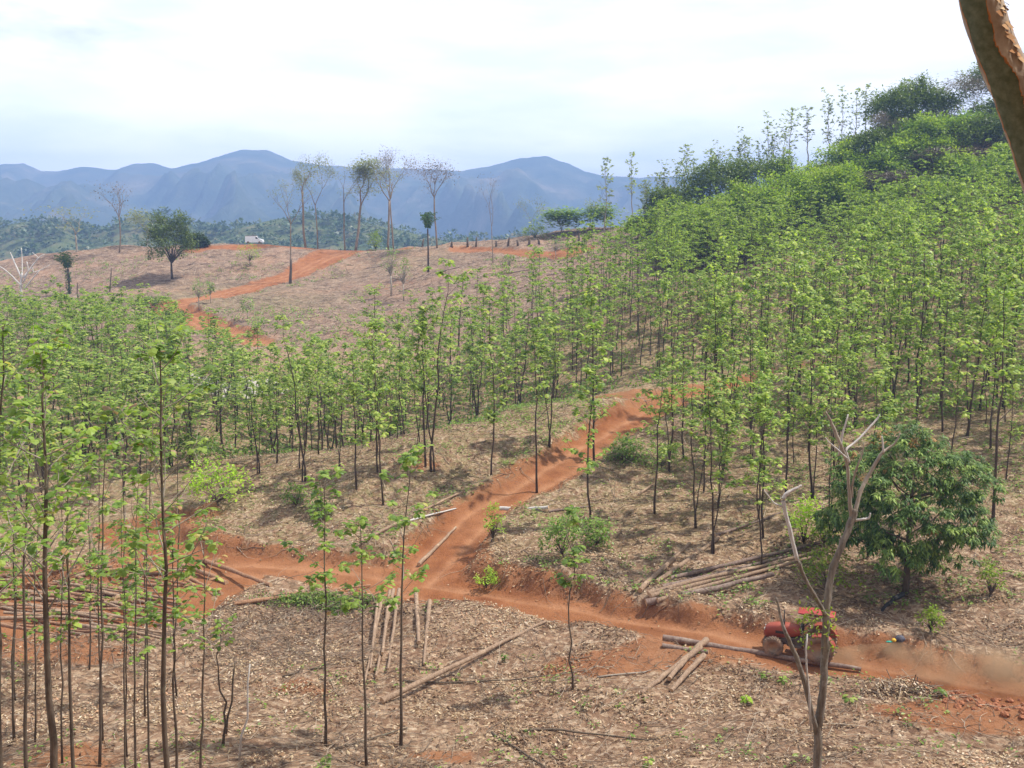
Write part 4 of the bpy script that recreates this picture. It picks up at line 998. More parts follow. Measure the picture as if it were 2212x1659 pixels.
# charred log and dark debris at its foot
def limb(name, pxs, r0, r1, label, mat='charred', cat='branch', lift=.08, sides=7):
    P = np.array([ground(a, b) + [0, 0, lift] for a, b in pxs]); g = P[0].copy(); mb = MB()
    t = np.arange(len(P)); tt = np.linspace(0, len(P) - 1, (len(P) - 1) * 4 + 1); Q = np.stack([np.interp(tt, t, P[:, j]) for j in range(3)], -1) + rng.normal(0, r0 * .25, ((len(P) - 1) * 4 + 1, 3))
    tube(mb, Q - g, np.linspace(r0, r1, len(Q)), sides, .3); o = link(name, mb.mesh(name, M[mat], True), None, g); return tag(o, label, cat)
limb('charred_branch', [(1950,1292),(1925,1305),(1905,1325)], .13, .07, 'black charred branch lying at the foot of the mango tree', lift=.18)
for px, py, wd, ht, lab, mt, nc, sz in [
   (470,1092,150,95,'lime green bush above the spur of the log yard','lime',90,.22),
   (1215,1205,110,95,'olive twiggy bush on the slope left of the log stack','scrub',60,.2),
   (1290,1180,90,65,'low green bush at the foot of the large dark teak','scrub',50,.2),
   (1065,1170,55,85,'yellow green shrub on the right verge of the branch road','lime',24,.17),
   (1050,1270,60,45,'small yellow green plant where the branch road meets the main road','lime',20,.15),
   (1735,1180,90,110,'yellow green shrub growing against the left of the mango tree','lime',50,.2),
   (1790,1290,130,130,'bright green shrub below the left side of the mango crown','acacia',70,.18),
   (1350,1000,80,60,'green heap of cut branches beside the branch road','scrub',60,.22),
   (1780,1180,60,80,'leafy shrub hugging the mango tree low on its left','acacia',40,.18),
   (2140,1290,60,80,'thin green sapling on the slope right of the mango tree','acacia',26,.17),
   (2010,1365,60,55,'bright green seedling clump between mango tree and road','acacia',26,.15),
   (415,1010,110,90,'dark shaded shrub among the stems of the left stand','dark',60,.3),
   (1430,1010,90,50,'scrubby green tangle below the bend of the branch road','scrub',50,.2),
   (1520,890,70,40,'fresh green bush at the roadside on the branch road bend','scrub',30,.2),
   (690,1120,70,40,'leafy shrub on the cut bank left of the junction','scrub',30,.2),
   (640,1095,60,50,'green shrub on the knoll flank above the cut bank','scrub',30,.2)]:
    bush(px, None, wd, ht, lab, mt, base=(px, py), th=.08, name='bush', cat='bush', nclump=nc, per=13, size=sz, bark='bark_near')

# ------------------------------------------------------------------ forked bare tree in the foreground, peeling trunk
Yf = 16.5
xf = x_at(1762, Yf, -8); gF = np.array([xf, Yf, gz(xf, Yf)])
bot = proj(gF)[1]
FS = [[(1760,bot+10,17,0),(1764,1659,15,0),(1768,1560,14,0),(1775,1500,12,0)],
      [(1768,1580,11,0),(1777,1500,14,0),(1781,1420,13.5,0),(1785,1330,13,0),(1788,1280,13,.1),(1800,1220,12,.2),(1822,1170,12,.2),(1842,1120,12,.3),(1846,1100,11,.3)],
      [(1765,1590,10,0),(1745,1500,9,-.2),(1725,1430,8.5,-.3),(1707,1390,8,-.3),(1690,1350,6,-.4),(1682,1310,4,-.4),(1676,1290,3,-.4)],
      [(1784,1330,9,0),(1765,1295,7,-.1),(1738,1250,7,-.2),(1722,1210,7,-.3)],[(1722,1210,7,-.3),(1710,1160,7,-.3),(1700,1120,7,-.3),(1690,1080,7.5,-.3),(1700,1065,7,-.3),(1718,1056,5,-.3),(1732,1048,3,-.3)],
      [(1691,1095,4,-.3),(1672,1088,3,-.3),(1655,1065,2,-.3),(1650,1058,1,-.3)],
      [(1840,1130,9,.3),(1836,1090,7,.3),(1833,1030,6,.3),(1828,990,6,.3),(1815,960,6,.2),(1803,930,6,.2),(1790,900,4,.2),(1785,890,2,.2)],
      [(1834,1000,5,.3),(1826,970,4,.3),(1842,960,4,.4),(1868,935,4,.5),(1895,905,3.5,.6),(1900,895,2,.6)],
      [(1829,990,4,.2),(1808,970,3,.1),(1790,955,2.5,.1),(1783,945,1.5,.1)],
      [(1846,1110,8,.3),(1858,1060,7,.4),(1880,1020,6.5,.5),(1903,980,6,.5),(1915,970,4,.6),(1935,958,3.5,.6),(1945,935,2,.6)],
      [(1908,978,4,.5),(1907,955,3.5,.5),(1905,942,2,.5)],
      [(1841,1075,4,.3),(1840,1050,4,.3),(1850,1010,3.5,.2),(1862,985,2.5,.2),(1866,955,2,.2)],
      [(1812,985,5,.3),(1818,945,4,.3),(1832,895,2.5,.3)],
      [(1845,1125,5,.3),(1862,1122,4.5,.2),(1878,1120,4,.2),(1880,1108,3,.2)]]
rF, tipsF = custom_tree('forked_tree', gF, FS, [M['bark_fork'], M['white_wood'], M['bark_pale']], 'bare forked tree with sawn bleached limb ends in front of the tractor', k=10, rs_=.62, pale={4: 1, 5: 1, 6: 2, 7: 1, 8: 1, 9: 2, 10: 1, 11: 2, 12: 1, 13: 1})
# a thin bleached shoot and the few small green leaves on it
def fork_leaves():
    cb = MB()
    for px, py, sx, sy, n in [(1745,1330,22,30,90),(1792,1345,12,28,60),(1745,1380,14,20,26),(1790,1400,16,14,16)]:
        u = rng.normal(0, 1, (n, 2)); P = np.array([pt(px + a * sx * .6, py + b * sy * .6, Yf + rng.normal(0, .12)) for a, b in u]) - gF
        leaves(cb, P, rng.normal(0, 1, (n, 3)) + [0, 0, .3], .085, .45, .2, .1, a=rng.random(n), lod=0)
    link('leaves', cb.mesh('leaves', M['acacia']), rF)
    sb = MB(); P = [pt(a, b, Yf - .25) - gF for a, b in [(1752,1580),(1748,1500),(1742,1440),(1741,1400),(1744,1370)]]
    tube(sb, P, [.02, .018, .016, .016, .012], 6, .5); link('shoot', sb.mesh('shoot', M['white_wood'], True), rF)
    tw = MB()
    for a, b, c, d in [(1785,1330,1752,1342),(1783,1345,1795,1320),(1780,1360,1750,1375),(1786,1400,1800,1380),(1786,1400,1775,1385),(1740,1400,1728,1350)]:
        tube(tw, [pt(a, b, Yf) - gF, pt((a + c) / 2, (b + d) / 2 - 6, Yf) - gF, pt(c, d, Yf) - gF], [.012, .009, .005], 4, .3)
    link('twigs', tw.mesh('twigs', M['bark_fork'], True), rF)
fork_leaves()

def peel_mat():
    t = NT('peeling_bark'); o = t.obj(); mpv = t.mapping(o, (9, 9, 4.5))
    nz = t.noise(mpv, 1.0, 8, 0.62, 0.6); n2 = t.noise(o, 40, 5, 0.6)
    green = t.ramp(n2, [(0.3, (0.07, 0.085, 0.045)), (0.7, (0.165, 0.175, 0.11))])
    tan = t.ramp(t.noise(t.mapping(o, (14, 14, 8)), 1.5, 6, .6), [(0.3, (0.24, 0.17, 0.12)), (0.55, (0.40, 0.31, 0.23)), (0.75, (0.55, 0.46, 0.34))])
    edge = (0.50, 0.19, 0.06)
    v = t.attr('v')   # 1 on both flanks: hanging bark, and on the right painted sunlit paleness
    f = t.math('ADD', nz, t.math('MULTIPLY', t.math('SUBTRACT', v, 0.5), 0.55))
    c = t.mix(t.ramp(f, [(0.50, 0.0), (0.515, 1.0)]), green, edge)
    c = t.mix(t.ramp(f, [(0.54, 0.0), (0.56, 1.0)]), c, tan)
    return t.end(t.pbr(c, 0.75, t.bump(t.math('ADD', t.ramp(f, [(0.5, 0.0), (0.53, 1.0)]), t.math('MULTIPLY', n2, .3)), 0.9, 0.006), spec=0.25))
M['peel'] = peel_mat()
def peeling():
    Yp = 3.5
    line = [(2080,-420,38),(2092,-200,40),(2117,0,41),(2139,75,41),(2167,148,42),(2197,205,43),(2229,296,44),(2263,409,45),(2315,580,50),(2350,760,58),(2400,1000,62),(2440,1300,66)]
    P = np.array([pt(a, b, Yp) for a, b, _ in line]); Rr = np.array([c / FPX * Yp for *_, c in line])
    last = P[-1]; gzz = gz(last[0] + .15, Yp); P = np.vstack([P, [last[0] + .12, Yp, gzz + .3], [last[0] + .16, Yp, gzz - .2]]); Rr = np.append(Rr, [.12, .16])
    g = np.array([P[-1][0], Yp, gzz]); t = np.arange(len(P)); tt = np.linspace(0, len(P) - 1, 140)
    Q = np.stack([np.interp(tt, t, P[:, j]) for j in range(3)], -1)
    for _ in range(12): Q[1:-1] = (Q[:-2] + 2 * Q[1:-1] + Q[2:]) / 4
    Rn = np.interp(tt, t, Rr); k = 40; mb = MB(); tube(mb, Q - g, Rn, k, 0, cap=True)
    V = mb.V[0]; ang = np.tile(np.arange(k) / k, len(Q))
    # which side a vertex looks to, in world x
    cen = np.repeat(Q - g, k, 0); side = ((V[:len(cen), 0] - cen[:, 0]) * .9 - (V[:len(cen), 1] - cen[:, 1]) * .43) / np.repeat(Rn, k)
    a = np.zeros(len(V)); 
    a[:len(side)] = np.clip(np.where(side > -.1, (side + .08) * 1.7, (-side - .66) * 3.2), 0, 1)
    V[:len(cen)] += (V[:len(cen)] - cen) * (.05 * fbm(ang * 7 + 20, np.repeat(tt, k) * 1.3, 1, 3))[:, None]
    mb.A[0][:] = a
    r = thing('gumbo_tree', g, 'leaning tree trunk with flaking orange brown and green bark, close at the top right', 'tree')
    fb = MB()
    for i in range(60):
        kx = rng.integers(5, 70); c = Q[kx] - g; sidev = rng.uniform(.15, 1.2); d = np.array([math.sin(sidev), -math.cos(sidev), 0]); p = c + d * Rn[kx] * 1.02
        tn = unit(Q[kx + 1] - Q[kx]); b_ = np.cross(d, tn); w_ = rng.uniform(.006, .016); h_ = rng.uniform(.008, .028)
        fb.add([p - b_ * w_, p + b_ * w_ * .8, p + b_ * w_ * rng.uniform(.3, .9) + tn * h_ + d * rng.uniform(.004, .014), p - b_ * w_ * rng.uniform(.2, .9) + tn * h_ * .8 + d * rng.uniform(.003, .014)], [[0, 1, 2, 3]], a=rng.uniform(.6, 1))
    t2 = NT('bark_flake'); c2 = t2.ramp(t2.attr('v'), [(.6, (.4, .2, .09)), (1.0, (.58, .42, .25))]); fm_ = t2.end(t2.pbr(c2, .8, spec=.1))
    mb.add(np.concatenate(fb.V), np.concatenate(fb.Q), None, np.concatenate(fb.A), 1); link('trunk', mb.mesh('trunk', [M['peel'], fm_], True), r)
    lb = MB(); tp = Q[0] - g
    for dx, dz in ((-.8, 1.5), (.5, 1.8), (.0, 2.4)): tube(lb, [tp - [0, 0, .1], tp + [dx * .5, .3, dz * .5], tp + [dx, .5, dz]], [.06, .045, .02], 7, .1)
    link('limbs', lb.mesh('limbs', M['bark_tan'], True), r)
peeling()

# ------------------------------------------------------------------ logs
def log(p0, p1, r0, r1, mat, label, group=None, name='log', lift0=None, lift1=None):
    A = ground(*p0) if len(p0) == 2 else np.array(p0); B = ground(*p1) if len(p1) == 2 else np.array(p1)
    A = A + [0, 0, r0 * .6 + (lift0 or 0)]; B = B + [0, 0, r1 * .6 + (lift1 or 0)]; n = 12; s = np.linspace(0, 1, n)[:, None]
    Q = A + (B - A) * s
    hh = Hf(Q[:, 0], Q[:, 1]) + r0 * .3; 
    mx_ = max(0, (hh - Q[:, 2]).max()); Q[:, 2] += mx_ * .6
    Q[1:-1] += rng.normal(0, r0 * .09, (n - 2, 3)); Q[:, 2] += np.sin(s[:, 0] * 3.1) * rng.normal(0, .04)
    mb = MB(); Rr = np.linspace(r0, r1, n) * (1 + rng.normal(0, .04, n)); tube(mb, Q - A, Rr, 10, rng.random(), m=0, cap=False)
    V = mb.V[0]; k = 10
    for e, sl_ in ((0, slice(0, k)), (n - 1, slice((n - 1) * k, n * k))):
        ring = V[sl_]; c = ring.mean(0); jj = np.arange(k); T = np.stack([np.full(k, k), (jj + 1) % k if e == 0 else jj, jj if e == 0 else (jj + 1) % k], -1)
        mb.add(np.vstack([ring, c]), None, T, .5, 1)
    o = link(name, mb.mesh(name, [M[mat], M['cut']], True), None, A); return tag(o, label, 'log', group)
# right stack by the road
for p0, p1, r0, r1, mt, lab in [
 ((1382,1283),(1490,1180),.14,.10,'log','leaning log of the right stack, left one of two pointing upslope'),
 ((1418,1262),(1552,1165),.12,.10,'log','leaning log of the right stack, right one of two pointing upslope'),
 ((1448,1252),(1800,1165),.12,.07,'log_grey','uppermost long grey log of the right stack'),
 ((1430,1272),(1700,1205),.11,.07,'log_grey','second long log from the top of the right stack'),
 ((1405,1300),(1780,1195),.13,.08,'log','long tan log in the middle of the right stack'),
 ((1400,1290),(1690,1222),.12,.08,'log','tan log resting tight above the lowest pair of the right stack'),
 ((1420,1312),(1760,1215),.12,.08,'log','second lowest log of the right stack'),
 ((1395,1322),(1670,1258),.17,.11,'log_grey','lowest and thickest grey log of the right stack'),
 ((1545,1160),(1690,1108),.09,.05,'log_grey','thin grey pole upslope of the right stack'),
 ((1445,1248),(1370,1300),.05,.04,'log','thin short stick poking from the foot of the right stack'),
 ((1380,1070),(1405,1052),.09,.07,'log','short thick stub lying on the slope below the branch road'),
 ((1080,1110),(1185,1107),.13,.10,'white_wood','bleached silver log just right of the branch road'),
 ((1185,1107),(1280,1095),.08,.05,'log_grey','grey end piece in line with the bleached silver log'),
 ((905,1222),(985,1140),.12,.06,'log','pale tan log lying up the junction of the branch road'),
 ((780,1180),(1000,1070),.10,.06,'log','long log along the upper verge of the branch road'),
 ((880,1128),(985,1100),.06,.04,'white_wood','thin pale stick on the upper edge of the branch road'),
 ((1432,1385),(1860,1452),.15,.09,'log_grey','long dark log lying along the near road edge in front of the tractor'),
 ((1430,1398),(1530,1412),.11,.10,'log_grey','short log end beneath the long roadside log'),
 ((1512,1408),(1385,1500),.13,.08,'log','pole across the roadside log, left one of three pointing at the viewer'),
 ((1525,1402),(1445,1480),.14,.09,'log','pole across the roadside log, middle one of three pointing at the viewer'),
 ((1520,1425),(1450,1495),.12,.09,'log','pole across the roadside log, right one of three pointing at the viewer'),
 ((1440,1462),(1380,1502),.07,.05,'log','thin pole beside the three crossed poles'),
 ((825,1520),(1180,1345),.13,.06,'log','very long straight log lying diagonally between fanned poles and road'),
 ((1135,1350),(1165,1368),.06,.06,'log','short stick crossing the far end of the very long log'),
 ((505,1310),(775,1270),.11,.07,'log_red','red brown log at the near edge of the yard behind the leafy brush pile'),
 ((590,1290),(800,1268),.07,.05,'log_red','thinner red brown pole behind the leafy brush pile'),
 ((390,1225),(490,1262),.15,.12,'log_red','thick log in the small pile on the right of the yard, uppermost'),
 ((440,1215),(585,1268),.13,.09,'log_red','long log pointing furthest right out of the log yard'),
 ((400,1245),(480,1285),.10,.09,'log_red','middle log of the small pile on the right of the yard'),
 ((380,1240),(470,1290),.09,.08,'log_red','lowest log of the small pile on the right of the yard'),
 ((160,1185),(215,1165),.08,.06,'log_red','pale split log at the back left of the log yard'),
 ]: 
    lf = .12 if 'across the roadside' in lab else 0
    log(p0, p1, r0, r1, mt, lab, lift0=lf)
# fanned poles
for i, (a, b, r0, r1, lab) in enumerate([((826,1290),(788,1478),.09,.05,'first fanned pole from the left on the near slope'),((842,1285),(826,1420),.10,.06,'second fanned pole from the left, lying close to the first'),
     ((850,1283),(812,1470),.10,.05,'third fanned pole from the left, lying deepest downslope'),((862,1282),(838,1455),.09,.05,'fourth fanned pole from the left, nearest the lime leafed teak'),
     ((898,1288),(905,1400),.11,.08,'short fanned pole just right of the lime leafed teak'),((928,1305),(916,1440),.12,.05,'rightmost fanned pole with a broad sawn end'),((815,1310),(800,1450),.07,.05,'thinnest fanned pole at the left side of the bunch')]):
    log(a, b, r0, r1, 'log', lab)
# log yard piles on the left
for i in range(84):
    if i % 84 < 46: x0 = R_.uniform(-60, 190); yy = R_.uniform(1262, 1366); ln = R_.uniform(70, 230); sl_ = R_.gauss(.07, .09)
    elif i < 74: x0 = R_.uniform(100, 300); yy = R_.uniform(1235, 1335); ln = R_.uniform(60, 200); sl_ = R_.gauss(.10, .12)
    else: x0 = R_.uniform(120, 300); yy = R_.uniform(1345, 1372); ln = R_.uniform(80, 160); sl_ = R_.uniform(.05, .25)
    reg = ('left pile of the yard, against the picture edge', 'red dusty logs of the left yard pile') if i < 46 else ('middle pile of the yard, behind the foreground stems', 'red dusty logs of the middle yard pile') if i < 74 else ('loose logs at the near edge of the yard', 'loose logs at the near edge of the yard')
    lay = (i % 3) * .13
    log((x0, yy), (x0 + ln, yy + ln * sl_), R_.uniform(.05, .115), R_.uniform(.035, .07), R_.choice(['log_red', 'log_red', 'log', 'log']), 'dusty debarked log in the ' + reg[0] if i < 74 else 'dusty debarked log lying loose at the near edge of the yard', reg[1], lift0=lay, lift1=lay)
# logs scattered on the bare hill
for i in range(24):
    px = R_.uniform(380, 1240); py = R_.uniform(545, 700); 
    if px > 560 and py > 640: continue
    if px < 520 and py > 625: continue
    g = ground(px, py); a = R_.uniform(-.5, .5); ln = R_.uniform(2, 6); q = (g[0] + ln * math.cos(a), g[1] + ln * math.sin(a))
    if roadd(np.array([g[0]]), np.array([g[1]]))[0] < 1 or roadd(np.array([q[0]]), np.array([q[1]]))[0] < .5: continue
    log((g[0], g[1], g[2]), (q[0], q[1], gz(*q)), R_.uniform(.08, .15), R_.uniform(.05, .09), R_.choice(['log', 'log_grey', 'log_grey']), 'felled grey brown trunk lying loose on the bare hill slope', 'felled trunks scattered on the bare hill')
# dark crooked branches lying in the foreground litter
limb('fallen_branch', [(1062,1586),(1100,1610),(1170,1655),(1230,1700)], .05, .03, 'dark crooked fallen branch at the bottom of the picture, nearest the viewer', 'bark_near', lift=.05)
limb('fallen_branch', [(1120,1582),(1190,1578),(1290,1590),(1400,1602),(1450,1590)], .045, .02, 'long dark branch curving to the right over the pale litter', 'bark_near', lift=.06)
limb('fallen_branch', [(870,1473),(960,1478),(1100,1472),(1200,1460),(1265,1450)], .04, .015, 'thin dark branch lying level right of the rightmost slim teak', 'bark_near', lift=.06)
limb('fallen_branch', [(725,1620),(800,1600),(880,1575)], .04, .02, 'dark branch between the slim teaks near the bottom', 'bark_near', lift=.06)
limb('fallen_branch', [(610,1465),(700,1440),(800,1425)], .04, .02, 'grey branch in the slash left of the fanned poles', 'bark_near', lift=.06)
limb('fallen_branch', [(1290,1465),(1390,1455),(1450,1440)], .04, .02, 'pale thin branch on the red soil left of the crossed poles', 'bark_pale', lift=.06)
def dead_shoot(px, py, px2, py2, r, label, mat='white_wood'): return pole(px, py, px2, py2, r, label, name='dead_sapling', mat=mat, cat='sapling')
dead_shoot(515, 1640, 540, 1435, .035, 'pale dead leaning sapling right of the crooked twin stem')
near_teak(px=478, Y=31, toppx=470, toppy=1330, r0=.06, start=.75, nb=4, blen=.6, base=(482, 1610), amp=.22, label='crooked twin stemmed teak stem left of the pale dead sapling')
limb_ = pole(486, 1590, 508, 1430, .04, 'curved dark side stem beside the crooked teak', name='dead_sapling', mat='bark_near', cat='sapling')

# ------------------------------------------------------------------ litter, slash, undergrowth (nobody could count them)
def scatter(n, px0, px1, py0, py1, avoid=.0, dens=None):
    """random ground points, uniform over the ground inside a pixel window (approximate by world sampling)"""
    ya = ground((px0 + px1) / 2, py1)[1]; yb = ground((px0 + px1) / 2, py0)[1]
    y = np.sqrt(rng.uniform(ya ** 2, yb ** 2, n)); a = rng.uniform((px0 - CX) / FPX, (px1 - CX) / FPX, n); x = a * (y * cp + 12 * sp)
    d = roadd(x, y); k = d > avoid
    return x[k], y[k]
def litter():
    mb = MB()
    x, y = scatter(122000, -220, 2430, 1190, 1760, .15)
    dens = fbm(x, y, 1.6, 3); yard = blobv(x, y)
    k = (rng.random(len(x)) < np.clip(.5 + .95 * dens + .4 * fbm(x, y, .5, 2), .06, 1)) & (rng.random(len(x)) < 1 - .8 * yard); x, y = x[k], y[k]
    x2, y2 = scatter(45000, 400, 2270, 880, 1210, .2); x = np.append(x, x2); y = np.append(y, y2)
    xr = rng.uniform(-25, 25, 5000); yr = rng.uniform(32, 60, 5000); dr_ = roadd(xr, yr); kk = (dr_ < .3) & ((dr_ > -.5) | (rng.random(5000) < .1)); x = np.append(x, xr[kk]); y = np.append(y, yr[kk])
    z = Hf(x, y); n = len(x)
    th = rng.uniform(0, 6.28, n); D = np.stack([np.cos(th), np.sin(th), rng.normal(.12, .3, n)], -1)
    S = rng.uniform(.05, .18, n) * (1 + .35 * (rng.random(n) < .06)); big = fbm(x, y, 5, 2)
    leaves(mb, np.stack([x, y, z + rng.uniform(.01, .07, n)], -1), D, S, .55, rng.uniform(-.5, .6, (n, 1)), rng.uniform(-.5, .6, (n, 1)), a=np.clip(rng.beta(1.3, 2.0, n) + .22 * big + .12 * fbm(x, y, .8, 2), 0, .985) , lod=1)
    o = link('leaf_litter', mb.mesh('leaf_litter', M['litter'])); tag(o, 'dry fallen leaves covering the near slopes', 'leaf litter', kind='stuff')
def blobv(x, y):
    b = np.zeros(len(x))
    for px, py, r, s, ry in [(1300,1440,3.0,.9,1.2),(1420,1420,2.2,.9,1),(1600,1400,3,.8,1),(2100,1540,3.5,1,1.0),(2212,1560,4,1,1.2),(960,1620,1.5,.8,.8),(100,1420,5,.7,2),(150,1640,3,.5,3)]:
        c = march(px, py, Hb); b = b + s * np.exp(-(((x - c[0]) / r) ** 2 + ((y - c[1]) / ry) ** 2))
    return np.clip(b, 0, 1)
litter()
def sticks(mb, x, y, lens, r, a, zl=.05, seg=3, dirc=None, flat=.15):
    z = Hf(x, y)
    for i in range(len(x)):
        th = rng.uniform(0, 6.28) if dirc is None else dirc + rng.normal(0, .5); Ln = lens[i]; u = np.array([math.cos(th), math.sin(th), 0])
        s = np.linspace(0, 1, seg + 1)[:, None]; P = np.array([x[i], y[i], z[i] + zl]) + u * Ln * s + np.cumsum(rng.normal(0, Ln * .05, (seg + 1, 3)) * [1, 1, .3], 0)
        P[:, 2] += abs(rng.normal(0, flat)) * Ln * s[:, 0] * (rng.random() < .35)
        tube(mb, P, np.linspace(r[i], r[i] * .45, seg + 1), 4 if r[i] > .02 else 3, a[i], cap=False)
def drape(mb, x, y, lens, r, a):
    # both ends follow the ground
    th = rng.uniform(0, 6.28, len(x)); seg = 3; n = len(x); S = np.linspace(0, 1, seg + 1)
    PX = x[:, None] + np.cos(th)[:, None] * lens[:, None] * S + rng.normal(0, .04, (n, seg + 1)) * lens[:, None]
    PY = y[:, None] + np.sin(th)[:, None] * lens[:, None] * S + rng.normal(0, .04, (n, seg + 1)) * lens[:, None]
    PZ = Hf(PX.ravel(), PY.ravel()).reshape(n, seg + 1) + r[:, None] + np.abs(rng.normal(0, .05, (n, seg + 1))) + (rng.random((n, 1)) < .2) * S * lens[:, None] * rng.uniform(0, .5, (n, 1))
    for i in range(n): tube(mb, np.stack([PX[i], PY[i], PZ[i]], -1), np.linspace(r[i], r[i] * .4, seg + 1), 3, a[i], cap=False)
def slash():
    mb = MB()
    x, y = scatter(5600, -60, 2270, 1250, 1700, .3); n = len(x); drape(mb, x, y, rng.uniform(.3, 1.5, n), rng.uniform(.005, .018, n), np.clip(rng.normal(.6, .25, n), 0, 1))
    x, y = scatter(2600, 500, 2270, 860, 1250, .3); n = len(x); drape(mb, x, y, rng.uniform(.4, 2.2, n), rng.uniform(.008, .028, n), np.clip(rng.normal(.6, .25, n), 0, 1))
    # brushy bands
    for px, py, rad, k in [(600,1350,2.6,420),(620,1420,2.6,300),(700,1330,2.0,160),(1330,1250,1.8,120),(2150,1390,2.2,160),(1650,1600,1.2,70),(800,1620,1.6,110),(940,1680,1.0,60),(1750,1640,.9,60),(300,1420,4,200),(900,1110,2.5,120),(1100,1040,3,120)]:
        g = ground(px, py); xx = g[0] + rng.normal(0, rad, k); yy = g[1] + rng.normal(0, rad * .5, k); kk = roadd(xx, yy) > .2; xx, yy = xx[kk], yy[kk]; n = len(xx)
        drape(mb, xx, yy, rng.uniform(.4, 1.8, n), rng.uniform(.006, .018, n), np.clip(rng.normal(.62, .2, n), 0, 1))
    n = 9500; px = rng.uniform(-60, 1350, n); Y = rng.uniform(135, 236, n); x = (px - CX) / FPX * (Y * cp + 8 * sp); k = roadd(x, Y) > .6; x, Y = x[k], Y[k]; n = len(x)
    drape(mb, x, Y, rng.uniform(.5, 2.6, n), rng.uniform(.018, .05, n), np.clip(rng.normal(.72, .3, n), 0, 1))
    o = link('branch_litter', mb.mesh('branch_litter', M['stick'], True)); tag(o, 'cut branches and sticks strewn over the cleared slopes', 'slash', kind='stuff')
slash()
def undergrowth():
    mb = MB()
    def clumps(n, px0, px1, py0, py1, size, per, hgt):
        x, y = scatter(n, px0, px1, py0, py1, .4); k = fbm(x, y, 3.5, 3) > -.05; x, y = x[k], y[k]; z = Hf(x, y); n = len(x)
        for i in range(n):
            m_ = rng.integers(3, per); th = rng.uniform(0, 6.28, m_); P = np.array([x[i], y[i], z[i]]) + np.stack([np.cos(th) * .12, np.sin(th) * .12, rng.uniform(.03, hgt, m_)], -1)
            leaves(mb, P, np.stack([np.cos(th), np.sin(th), rng.uniform(0, 1, m_)], -1), size * rng.uniform(.6, 1.3, m_), .5, .6, .1, a=rng.random(m_), lod=1)
    clumps(420, -60, 2270, 1420, 1700, .17, 8, .25)
    clumps(4600, 900, 2270, 860, 1340, .2, 10, .35)
    clumps(1700, 400, 1250, 900, 1170, .22, 9, .35)
    # under the stands
    n = 5200; px = rng.uniform(-60, 2300, n); Y = rng.uniform(72, 150, n); x = (px - CX) / FPX * (Y * cp + 12 * sp)
    k = np.array([in_poly(a, b, STAND) for a, b in zip(px, Y)]) & (roadd(x, Y) > .8); x, Y = x[k], Y[k]; z = Hf(x, Y)
    for i in range(len(x)):
        m_ = 9; P = np.array([x[i], Y[i], z[i]]) + rng.normal(0, .5, (m_, 3)) * [1, 1, 0] + [0, 0, 1] * rng.uniform(.1, 1.1, (m_, 1)); leaves(mb, P, rng.normal(0, 1, (m_, 3)), .36, .6, .5, .1, a=rng.random(m_) * .8, lod=1)
    n = 2600; px = rng.uniform(-80, 1250, n); Y = rng.uniform(138, 225, n); x = (px - CX) / FPX * (Y * cp + 8 * sp); k = (fbm(x, Y, 14, 3) > .1) & (roadd(x, Y) > 1); x, Y = x[k], Y[k]; z = Hf(x, Y)
    for i in range(len(x)):
        m_ = 7; P = np.array([x[i], Y[i], z[i]]) + rng.normal(0, .4, (m_, 3)) * [1, 1, 0] + [0, 0, .3]; leaves(mb, P, rng.normal(0, 1, (m_, 3)), .4, .5, .4, .1, a=rng.random(m_), lod=1)
    o = link('undergrowth', mb.mesh('undergrowth', M['scrub'])); tag(o, 'green seedlings and low leaves dotted over slopes and under the teak', 'undergrowth', kind='stuff')
undergrowth()
# brush pile of cut green branches
def brush(px, py, rx, ry, h, n, mat, label, sz=.2, ns=70):
    g = ground(px, py); r = thing('brush_pile', g, label, 'brush pile'); cb, tb = MB(), MB()
    u = rng.normal(0, .5, (n, 2)) * [rx, ry]; z = np.array([gz(g[0] + a, g[1] + b) for a, b in u]) - g[2]
    hh = h * np.exp(-((u[:, 0] / rx) ** 2 + (u[:, 1] / ry) ** 2)) * rng.uniform(.2, 1, n)
    P = np.stack([u[:, 0], u[:, 1], z + hh], -1); leaves(cb, P, rng.normal(0, 1, (n, 3)) + [0, -.3, 0], sz * rng.uniform(.6, 1.3, n), .42, .7, .15, a=rng.random(n), lod=0, m=0)
    for i in range(ns):
        c = P[rng.integers(0, n)]; d = unit(rng.normal(0, 1, 3) * [1, 1, .25]) * rng.uniform(.3, 1.0); tube(tb, [c - d, c + rng.normal(0, .05, 3), c + d], [.018, .014, .006], 4, rng.random(), cap=False)
    link('branches', tb.mesh('branches', M['stick'], True), r); link('foliage', cb.mesh('foliage', M[mat]), r)
brush(690, 1305, 2.9, .8, .65, 1500, 'scrub', 'heap of freshly cut leafy branches at the near road edge before the junction')
brush(1940, 1490, 1.5, .6, .4, 500, 'litter', 'withered tan brush heap by the road edge right of the forked tree', .16, 40)
brush(1350, 990, 2.2, 1.4, .5, 600, 'scrub', 'cut green branches heaped on the lower verge of the branch road', .2)
